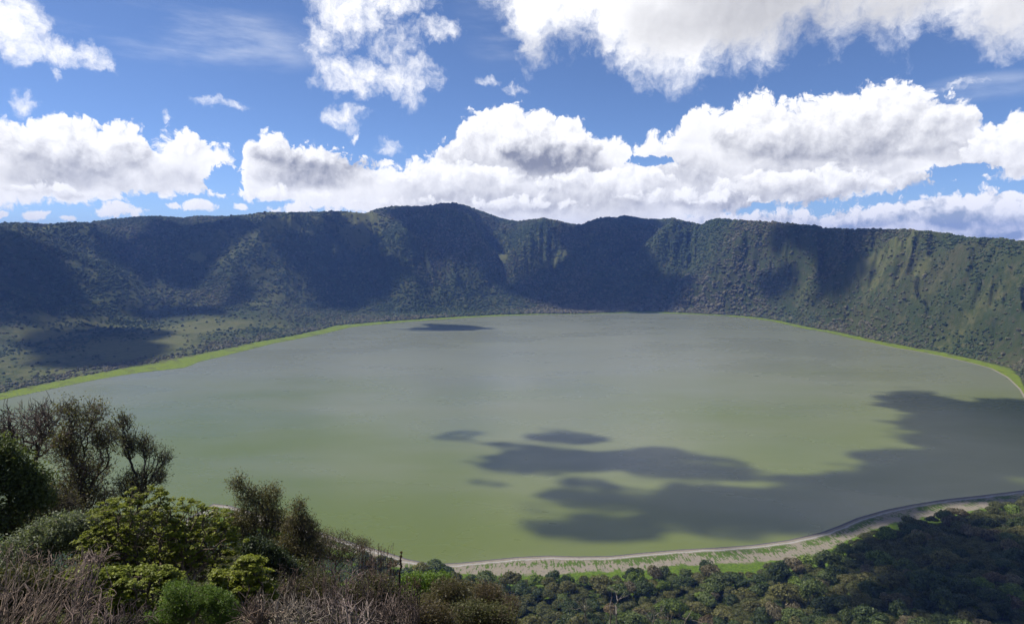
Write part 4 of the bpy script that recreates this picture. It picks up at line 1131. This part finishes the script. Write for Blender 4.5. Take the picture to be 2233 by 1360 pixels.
def reed_tuft(label, cx, cy, w, h, D, n, seed, colr):
    rng = np.random.default_rng(seed)
    b = pos_px(cx, cy + 40, D); gz = float(ground_z(b[0], b[1]))
    root = thing('reed_tuft', label, 'reeds', (b[0], b[1], gz), 'dry reeds standing before the beach')
    nodes, par, r = [], [], []
    for i in range(n):
        x = cx + rng.normal() * w * .45; hh = h * rng.uniform(.5, 1.0); Di = D + rng.normal() * .4
        p = pos_px(x + rng.normal() * 4, cy, Di); g_ = float(ground_z(p[0], p[1]))
        lean = rng.normal() * 4
        pts = [np.array([p[0], p[1], g_]), pos_px(x + lean * .3, cy - hh * .4, Di), pos_px(x + lean, cy - hh, Di)]
        for k_, (p_, q_) in enumerate(zip(pts, (.014, .010, .004))):
            nodes.append(p_); r.append(q_); par.append(-1 if k_ == 0 else len(nodes) - 2)
    nodes = np.array(nodes); par = np.array(par); r = np.array(r)
    V_, q = tubes(nodes, par, r, 3, rng, .02)
    part('stems', root, V_, q, BARK, colr)
    c_ = nodes[np.arange(n) * 3 + 2]; m_ = rng.integers(0, n, n * 10)
    cent = c_[m_] * rng.uniform(.9, 1, (n * 10, 1)) + nodes[m_ * 3 + 1] * 0; t = rng.uniform(0, .5, (n * 10, 1))
    cent = c_[m_] * (1 - t) + nodes[m_ * 3 + 1] * t + rng.normal(size=(n * 10, 3)) * .03
    V_, q, tt = leaves_mesh(cent, .09, rng, up=.1, aspect=4); part('leaves', root, V_, q, LEAF, colr, tt)  # the blades near the tips are the reeds' seed heads
for i, (cx, cy, w, h, D, n, lab) in enumerate([(795,1225,26,44,36,26,'dry reeds at the left end of the row, next to the thin twiggy bush'), (835,1232,22,50,34,24,'dark upright dry reeds in the middle, left of the tall stalk'),
        (858,1250,16,36,30,16,'short dry reeds touching the tall dark stalk'), (812,1245,28,36,29,22,'reddish dry reeds in front of the beach above the dry thicket'), (905,1300,18,50,24,16,'dry reeds rising out of the leafless shrub right of the stalk')]):
    reed_tuft(lab, cx, cy, w, h, D, n, 120 + i, (0.085, 0.058, 0.050))
# ------------------------------------------------------------------ forest between the slope and the beach
def crown_mesh(name, seed, R=8.0, H=7.0, n_dome=12, cards=1500, size=1.0, flat=0.6):
    """crown of many small leaf sprays lying over a cluster of domes, centred over the trunk; z=0 at the crown's underside"""
    rng = np.random.default_rng(seed)
    doms = [(0, 0, H * .5, R * .55)]
    for i in range(n_dome):
        a = rng.uniform(0, 2 * PI); q = R * rng.uniform(.25, .75)
        doms.append((q * math.cos(a), q * math.sin(a), H * rng.uniform(.25, .62) * (1 - .35 * q / R), R * rng.uniform(.26, .46)))
    w = np.array([d[3] ** 2 for d in doms]); w /= w.sum()
    k = rng.choice(len(doms), cards, p=w); dm = np.array(doms)[k]
    d = rng.normal(size=(cards, 3)); d[:, 2] = np.abs(d[:, 2]) * 1.1 - .35; d = unit(d)
    rr = dm[:, 3:4] * rng.uniform(.82, 1.06, (cards, 1))
    c = dm[:, :3] + d * rr * [1, 1, flat]
    # gaps: drop sprays where a coarse noise is low
    nz = vnoise(c[:, 0] * .45 + seed, c[:, 1] * .45 + c[:, 2] * .5, seed)
    kp = nz > .24
    c, d = c[kp], d[kp]
    V_, q, t = leaves_mesh(c, size, rng, up=.15, aspect=1.35, outward=d * 1.3, nrm_jit=.42)
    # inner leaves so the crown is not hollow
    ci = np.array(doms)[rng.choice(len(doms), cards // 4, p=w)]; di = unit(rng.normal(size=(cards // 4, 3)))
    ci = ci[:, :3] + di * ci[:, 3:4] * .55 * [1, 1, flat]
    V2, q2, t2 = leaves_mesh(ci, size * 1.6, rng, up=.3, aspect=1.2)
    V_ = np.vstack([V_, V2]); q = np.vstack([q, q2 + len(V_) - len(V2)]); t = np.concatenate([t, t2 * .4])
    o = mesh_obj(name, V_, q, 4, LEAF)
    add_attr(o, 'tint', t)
    me = o.data; bpy.data.objects.remove(o)
    return me, doms
def trunk_mesh(name, doms, seed, h=7.0):
    rng = np.random.default_rng(seed)
    path = [(0, 0, -h - 2), (rng.normal() * .3, rng.normal() * .3, -h * .5), (0, 0, -h * .1)]
    T = [(d[0], d[1], d[2]) for d in doms]
    nd, pr = grow(path, T, .3)
    r, _ = radii(nd, pr, .10, rmax=.45)
    r = np.maximum(r, .08)
    V_, q = tubes(nd, pr, r, 5, rng, .08)
    o = mesh_obj(name, V_, q, 4, BARK); me = o.data; bpy.data.objects.remove(o)
    return me
VAR = []
for i in range(9):
    H_ = [7, 6, 8.5, 5.5, 7.5, 9, 6.5, 7, 8][i]; fl = [.6, .5, .8, .45, .7, .9, .55, .65, .75][i]
    cm, dm = crown_mesh('forest_crown', 300 + i, 8.0, H_, 9 + i % 5, 1900, .95, fl)
    VAR.append((cm, trunk_mesh('forest_trunk', dm, 400 + i)))

def to_px(p):
    p = np.asarray(p, float) - [0, 0, CAM_H]
    fwd = p[..., 1] * CP - p[..., 2] * SP; upc = p[..., 1] * SP + p[..., 2] * CP
    return CX + FPX * p[..., 0] / fwd, CY - FPX * upc / fwd, fwd

rng = np.random.default_rng(77)
RE = RS - (RS - R_FOR)          # forest edge distance per column
cand = []
a_ = rng.uniform(math.radians(-14), math.radians(41), 26000); r_ = np.sqrt(rng.uniform(330 ** 2, 1150 ** 2, 26000))
cx_, cy_ = r_ * np.sin(a_), r_ * np.cos(a_)
edge = np.interp(np.degrees(a_), AZ, RE)
okk = (r_ < edge - 3) & (r_ > 300)
cz_ = ground_z(cx_, cy_)
ppx, ppy, _ = to_px(np.stack([cx_, cy_, cz_ + 14], -1))
okk &= (ppy < 1480) & (ppx > 780) & (ppx < 2330)
cx_, cy_, cz_, r_, edge, ppx, ppy = [v[okk] for v in (cx_, cy_, cz_, r_, edge, ppx, ppy)]
chosen = []
grid = {}
for i in range(len(cx_)):
    sz = rng.choice([.62, .8, 1.0, 1.2, 1.45], p=[.22, .26, .26, .16, .10])
    
    R_ = 8.0 * sz; g_ = (int(cx_[i] // 24), int(cy_[i] // 24)); bad = False
    for ii in (-1, 0, 1):
        for jj in (-1, 0, 1):
            for (x2, y2, R2) in grid.get((g_[0] + ii, g_[1] + jj), ()):
                if (cx_[i] - x2) ** 2 + (cy_[i] - y2) ** 2 < ((R_ + R2) * .50) ** 2: bad = True; break
            if bad: break
        if bad: break
    if bad: continue
    grid.setdefault(g_, []).append((cx_[i], cy_[i], R_)); chosen.append((i, sz))
KINDS_ = [('dark green', (.024, .036, .011), .28), ('mid green', (.040, .054, .015), .22), ('olive', (.062, .062, .021), .26), ('brown-grey', (.066, .058, .034), .12), ('rusty brown', (.072, .055, .031), .03), ('bright green', (.060, .084, .016), .07)]
trees = []
for i, sz in chosen:
    x, y, z = cx_[i], cy_[i], cz_[i]
    q = vnoise(np.array([x / 55.]), np.array([y / 55.]), 5)[0]
    u = rng.uniform()
    pr = np.array([k[2] for k in KINDS_]) * [1 + (q < .45), 1, 1 + (q > .5), 1 + (q > .55), 1, 1]; pr /= pr.sum()
    k = rng.choice(6, p=pr)
    trees.append(dict(x=x, y=y, z=z, sz=sz, k=k, px=ppx[i], py=ppy[i], d=edge[i] - r_[i], r=r_[i]))
# single trees the photograph sets apart, standing at the edge of the beach
special = [
    (1135,1268,1.25,0,2,'large rounded dark green tree on the bright grass at the start of the forest'),
    (1238,1262,.85,0,5,'compact dark green tree on the grass edge, right of the large rounded one'),
    (1330,1312,.95,4,1,'rusty brown dome-shaped crown behind the tallest bare sapling'),
    (1858,1215,.95,0,2,'isolated round dark tree on bright grass inside the bend of the beach'),
    (1828,1240,1.3,0,5,'wide dark tree on the grass directly below the isolated round one'),
    (1995,1150,1.3,0,2,'tallest dark tree jutting into the pale beach at the corner of the forest'),
    (1530,1290,1.0,5,3,'bright green flat-topped crown in the sunlit middle of the forest'),
    (1960,1290,1.3,3,1,'large brown-grey domed crown in the middle of the shaded forest'),
]
tk = []
for (sx_p, sy_p, sz, k, v, lab) in special:
    # stand it where its crown shows at that place
    p = hit(sx_p, sy_p + 6, 330); Hc = 12 * sz
    d = ray(sx_p, sy_p); h_ = math.hypot(d[0], d[1])
    rr_ = np.linspace(380, 1300, 600); gx_ = d[0] / h_ * rr_; gy_ = d[1] / h_ * rr_
    zz_ = ground_z(gx_, gy_); eln = (zz_ + Hc - CAM_H) / rr_
    j_ = np.nonzero(eln >= d[2] / h_)[0]; j_ = j_[0] if len(j_) else 300
    tk.append(dict(x=gx_[j_], y=gy_[j_], z=zz_[j_], sz=sz, k=k, v=v, lab=lab, px=sx_p, py=sy_p, d=0, r=rr_[j_]))
trees = [t for t in trees if all(math.hypot(t['x'] - s['x'], t['y'] - s['y']) > 7.0 * (t['sz'] + s['sz']) * .62 + 2 for s in tk)]
for t in trees: t['score'] = t['sz'] * 8 / t['r'] * (1 if (870 < t['px'] < 2260 and t['py'] < 1375) else .02)
trees.sort(key=lambda t: -t['score'])
SINGLE = trees[:290]; REST = trees[290:]
def ordinal(n):
    ones = 'first second third fourth fifth sixth seventh eighth ninth tenth eleventh twelfth thirteenth fourteenth fifteenth sixteenth seventeenth eighteenth nineteenth'.split()
    tens = {2: 'twent', 3: 'thirt', 4: 'fort', 5: 'fift', 6: 'sixt'}
    if n < 20: return ones[n - 1]
    t, o_ = divmod(n, 10)
    return tens[t] + 'ieth' if o_ == 0 else tens[t] + 'y-' + ones[o_ - 1]
def place_tree(t, label, group):
    sz = t['sz']
    root = thing('forest_tree', label, 'tree', (t['x'], t['y'], t['z']), group)
    v = t.get('v', int(rng.integers(0, 9)))
    hs = rng.uniform(.7, 1.35); ax_ = rng.uniform(.85, 1.2)
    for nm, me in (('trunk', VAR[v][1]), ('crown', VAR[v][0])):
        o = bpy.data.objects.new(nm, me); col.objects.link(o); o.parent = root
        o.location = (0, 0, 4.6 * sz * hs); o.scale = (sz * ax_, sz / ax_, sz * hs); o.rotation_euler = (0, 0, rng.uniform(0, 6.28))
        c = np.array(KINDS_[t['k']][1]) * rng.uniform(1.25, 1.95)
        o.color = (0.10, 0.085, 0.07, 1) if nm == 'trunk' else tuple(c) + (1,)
    t['rot'] = 1
for s in tk: place_tree(s, s['lab'], 'trees of the forest behind the beach')
ROWS = [(22, 'row beside the beach grass'), (48, 'second row behind the beach'), (80, 'third row behind the beach'), (125, 'fourth row behind the beach'), (1e9, 'rows deepest in the forest')]
cells = {}
for t in SINGLE:
    t['row'] = next(i for i, (m, _) in enumerate(ROWS) if t['d'] < m)
    szn = 'small' if t['sz'] < .75 else 'large' if t['sz'] > 1.1 else 'mid-sized'
    cells.setdefault((t['row'], t['k'], szn), []).append(t)
for (row, k, szn), ts in sorted(cells.items()):
    ts.sort(key=lambda t: t['px'])
    for i, t in enumerate(ts):
        kn = KINDS_[k][0]
        if len(ts) == 1: lab = f'the only {szn} {kn} domed tree in the forest {ROWS[row][1]}'
        else: lab = f'{szn} {kn} tree, {ordinal(i + 1)} from left of its kind in {ROWS[row][1]}'
        place_tree(t, lab, 'trees of the forest behind the beach')

# ------------------------------------------------------------------ instanced stuff: far woods, undergrowth
def lump_mesh(name, seed, sub=3):
    """small rounded crown with a broken surface"""
    import bmesh
    bm = bmesh.new(); bmesh.ops.create_icosphere(bm, subdivisions=sub, radius=1.0)
    rng = np.random.default_rng(seed)
    off = rng.uniform(0, 50, 3); off2 = unit(rng.normal(size=(7, 3))); off2[:, 2] = np.abs(off2[:, 2])
    for v in bm.verts:
        c = np.array(v.co)
        b_ = max(0, max(float(c @ o_) for o_ in off2) - .55) * .5
        n_ = float(vnoise(np.array([c[0] * 2.2 + off[0] + c[2]]), np.array([c[1] * 2.2 + off[1] - c[2]]), seed)[0]) - .5
        n2 = float(vnoise(np.array([c[0] * 6 + off[0] + c[2] * 3]), np.array([c[1] * 6 + off[1] - c[2] * 3]), seed)[0]) - .5
        s_ = .85 + b_ + n_ * .45 + n2 * .35
        v.co = Vector((c[0] * s_, c[1] * s_, c[2] * s_ * .85 + .35))
    me = bpy.data.meshes.new(name); bm.to_mesh(me); bm.free()
    me.materials.append(FARM)
    return me
def scatter_obj(name, pts, size, hue, bright, protos, mat=None, hscale=1.0, tall=None):
    """one object: a cloud of points, each carrying a copy of one of the prototype meshes"""
    pc = bpy.data.collections.new(name + '_prototypes')
    for me in protos: pc.objects.link(bpy.data.objects.new(name + '_prototype', me))
    me = bpy.data.meshes.new(name); n = len(pts)
    me.vertices.add(n); me.vertices.foreach_set('co', np.asarray(pts, np.float32).ravel()); me.update()
    o = bpy.data.objects.new(name, me); col.objects.link(o)
    rg = np.random.default_rng(5)
    add_attr(o, 'size', size); add_attr(o, 'hue', hue); add_attr(o, 'bright', bright)
    add_attr(o, 'turn', rg.uniform(0, 6.28, n)); add_attr(o, 'tall', tall if tall is not None else rg.uniform(.75, 1.2, n) * hscale)
    a = me.attributes.new('which', 'INT', 'POINT'); a.data.foreach_set('value', rg.integers(0, len(protos), n).astype(np.int32))
    g = bpy.data.node_groups.new(name + '_scatter', 'GeometryNodeTree')
    g.interface.new_socket('Geometry', in_out='INPUT', socket_type='NodeSocketGeometry'); g.interface.new_socket('Geometry', in_out='OUTPUT', socket_type='NodeSocketGeometry')
    gi = g.nodes.new('NodeGroupInput'); go = g.nodes.new('NodeGroupOutput')
    ci = g.nodes.new('GeometryNodeCollectionInfo'); ci.inputs['Collection'].default_value = pc; ci.inputs['Separate Children'].default_value = True; ci.inputs['Reset Children'].default_value = True
    io = g.nodes.new('GeometryNodeInstanceOnPoints'); io.inputs['Pick Instance'].default_value = True
    def na(nm, typ='FLOAT'):
        q = g.nodes.new('GeometryNodeInputNamedAttribute'); q.data_type = typ; q.inputs['Name'].default_value = nm; return q.outputs[0]
    L = g.links
    mp = g.nodes.new('GeometryNodeMeshToPoints')
    L.new(gi.outputs[0], mp.inputs['Mesh']); L.new(mp.outputs[0], io.inputs['Points'])
    L.new(ci.outputs[0], io.inputs['Instance']); L.new(na('which', 'INT'), io.inputs['Instance Index'])
    cr = g.nodes.new('ShaderNodeCombineXYZ'); L.new(na('turn'), cr.inputs[2]); L.new(cr.outputs[0], io.inputs['Rotation'])
    cs = g.nodes.new('ShaderNodeCombineXYZ'); s_ = na('size')
    mu = g.nodes.new('ShaderNodeMath'); mu.operation = 'MULTIPLY'; L.new(s_, mu.inputs[0]); L.new(na('tall'), mu.inputs[1])
    L.new(s_, cs.inputs[0]); L.new(s_, cs.inputs[1]); L.new(mu.outputs[0], cs.inputs[2]); L.new(cs.outputs[0], io.inputs['Scale'])
    L.new(io.outputs[0], go.inputs[0])
    md = o.modifiers.new('scatter', 'NODES'); md.node_group = g
    tag(o, kind='stuff')
    return o
def sample_grid(n, dens, rng):
    """points on the terrain sheet, dens = per-cell weight per square metre"""
    w = dens[:-1, :-1] * (GR[:-1, :-1] * (GA[1:, :-1] - GA[:-1, :-1]) * (GR[:-1, 1:] - GR[:-1, :-1]))
    w = np.maximum(w, 0).ravel(); c = np.cumsum(w); tot = c[-1]
    k = np.searchsorted(c, rng.uniform(0, tot, n)); i, j = np.unravel_index(np.clip(k, 0, len(w) - 1), (NA - 1, NR - 1))
    u = rng.uniform(size=n); v = rng.uniform(size=n)
    az_ = azr[i] + (azr[i + 1] - azr[i]) * u; rr_ = RR[j] + (RR[j + 1] - RR[j]) * v
    x, y = rr_ * np.sin(az_), rr_ * np.cos(az_)
    return x, y, ground_z(x, y), i, j
rng = np.random.default_rng(31)
lumps = [lump_mesh('wood_crown', 500 + i, 3) for i in range(5)]
vis_m = (np.abs(AZ) < 45)[:, None] & ~near_side & (SD > 2) & (GR < 4900)
gap = fbm(GX / 45, GY / 45, 4, 91); gap2 = fbm(GX / 320, GY / 320, 3, 92)
right = smoothstep((AZ - 18) / 10)[:, None]           # the sunlit wall: separate bushes on grass
wood = np.clip(1 - GRASS * 1.35, .03, 1) * np.clip((gap - .30) * 4, .25, 1)
open_r = right * smoothstep((GZ * -1 + 330) / 200)
wood = wood * (1 - .35 * open_r * smoothstep((SD - 60) / 60))
floor_left = smoothstep((-AZ - 12) / 10)[:, None] * smoothstep((75 - GZ) / 35)
wood = wood * (1 - .90 * floor_left * smoothstep((SD - 110) / 90) * (.6 + .4 * smoothstep((gap2 - .35) * 5)))
brow = smoothstep((GZ - 470) / 60) * smoothstep((-AZ + 2) / 6)[:, None]
wood = wood * (1 - .8 * brow)
fringe_clear = np.where(fringe < 1.05, 0, 1.0)
wood = wood * fringe_clear * vis_m
x, y, z, i, j = sample_grid(240000, wood * np.clip(3300 / GR, 1, 1.9), rng)
sd_s = SD[i, j]; r__ = GR[i, j]
shore_belt = np.exp(-(np.clip(sd_s - 60, 0, 1e9) / 120) ** 2)
size = rng.uniform(2.8, 6.2, len(x)) * (1 + .25 * rng.normal(size=len(x)).clip(-1, 2)) * (1 + .35 * shore_belt) * (1 - .38 * open_r[i, j] * np.clip(sd_s / 150, 0, 1) * (rng.uniform(size=len(x)) < .8))
hue = np.clip(gap2[i, j] * 1.5 - .42 + rng.normal(size=len(x)) * .22 + .38 * shore_belt + BROWN[i, j] * .4, 0, 1)
size = size * np.clip(r__ / 3300, .5, 1) * .9
bright = rng.uniform(.75, 1.3, len(x))
scatter_obj('woodland', np.stack([x, y, z - size * .15], -1), size, hue, bright, lumps)
# trees standing on the skyline at the right
# rest of the forest by the beach, as one mass
rs = np.array([(t['x'], t['y'], t['z'] + 5.0 * t['sz']) for t in REST]); rk = np.array([t['k'] for t in REST])
small_crowns = [v[0] for v in VAR[:4]]
if len(REST):
    fr_ = scatter_obj('forest', rs, np.array([t['sz'] for t in REST]), np.zeros(len(REST)), np.ones(len(REST)), small_crowns)
    fr_.color = (.070, .078, .026, 1)
# bushes filling the forest floor
def tuft_mesh(name, seed, n=90, w=1.0, h=1.0, size=.28, up=.4, aspect=1.6):
    rng = np.random.default_rng(seed)
    d = unit(rng.normal(size=(n, 3))); d[:, 2] = np.abs(d[:, 2])
    c = d * rng.uniform(.5, 1, (n, 1)) * [w, w, h]
    V_, q, t = leaves_mesh(c, size, rng, up=up, aspect=aspect, outward=d * .8, nrm_jit=.5)
    o = mesh_obj(name, V_, q, 4, LEAF); add_attr(o, 'tint', t); me = o.data; bpy.data.objects.remove(o)
    return me
fl = near_side & (np.abs(AZ) < 42)[:, None] & (GR < (R_FOR - 2)[:, None]) & (GR > 330)
x, y, z, i, j = sample_grid(9000, fl * 1.0, rng)
o = scatter_obj('undergrowth', np.stack([x, y, z], -1), rng.uniform(1.6, 4.2, len(x)), np.zeros(len(x)), np.ones(len(x)), [tuft_mesh('bush_clump', 600 + k, 110, 1, .9, .34) for k in range(3)])
o.color = (.050, .075, .018, 1)
# low growth covering the slope under the viewpoint
cl = (GR > 5) & (GR < 130) & (np.abs(AZ) < 48)[:, None]
dn_ = cl * np.clip((fbm(GX / 4, GY / 4, 3, 95) - .3) * 3, .2, 1) / np.maximum(GR, 12)
x, y, z, i, j = sample_grid(14000, dn_, rng)
o = scatter_obj('low_scrub', np.stack([x, y, z], -1), rng.uniform(.35, .95, len(x)) * (1 + GR[i, j] / 110), np.zeros(len(x)), np.ones(len(x)), [tuft_mesh('scrub_clump', 700 + k, 260, 1, .8, .11, .3, 2.2) for k in range(3)])
o.color = (.052, .056, .020, 1)
def straw_mesh(name, seed, n=60):
    rng = np.random.default_rng(seed); nodes, par, r = [], [], []
    for k in range(n):
        b = np.append(rng.normal(size=2) * .35, -.1); d = unit(rng.normal(size=3) * [.8, .8, .3] + [0, 0, .75]); L = rng.uniform(.5, 1.3)
        p1 = b + d * L * .5; d2 = unit(d + rng.normal(size=3) * .5); p2 = p1 + d2 * L * .5; p3 = p1 + unit(d + rng.normal(size=3) * .8) * L * .35
        m = len(nodes); nodes += [b, p1, p2, p3]; par += [-1, m, m + 1, m + 1]; r += [.010, .008, .004, .004]
    nodes, par, r = np.array(nodes), np.array(par), np.array(r)
    V_, q = tubes(nodes, par, r, 3, rng, .1)
    o = mesh_obj(name, V_, q, 4, BARK); me = o.data; bpy.data.objects.remove(o)
    return me
x, y, z, i, j = sample_grid(1300, dn_ * (GR < 70) * (GR > 10), rng)
o = scatter_obj('dry_twigs', np.stack([x, y, z], -1), rng.uniform(.5, 1.1, len(x)), np.zeros(len(x)), np.ones(len(x)), [straw_mesh('twig_clump', 800 + k) for k in range(3)])
o.color = (.12, .092, .07, 1)
# tufts of green along the beach
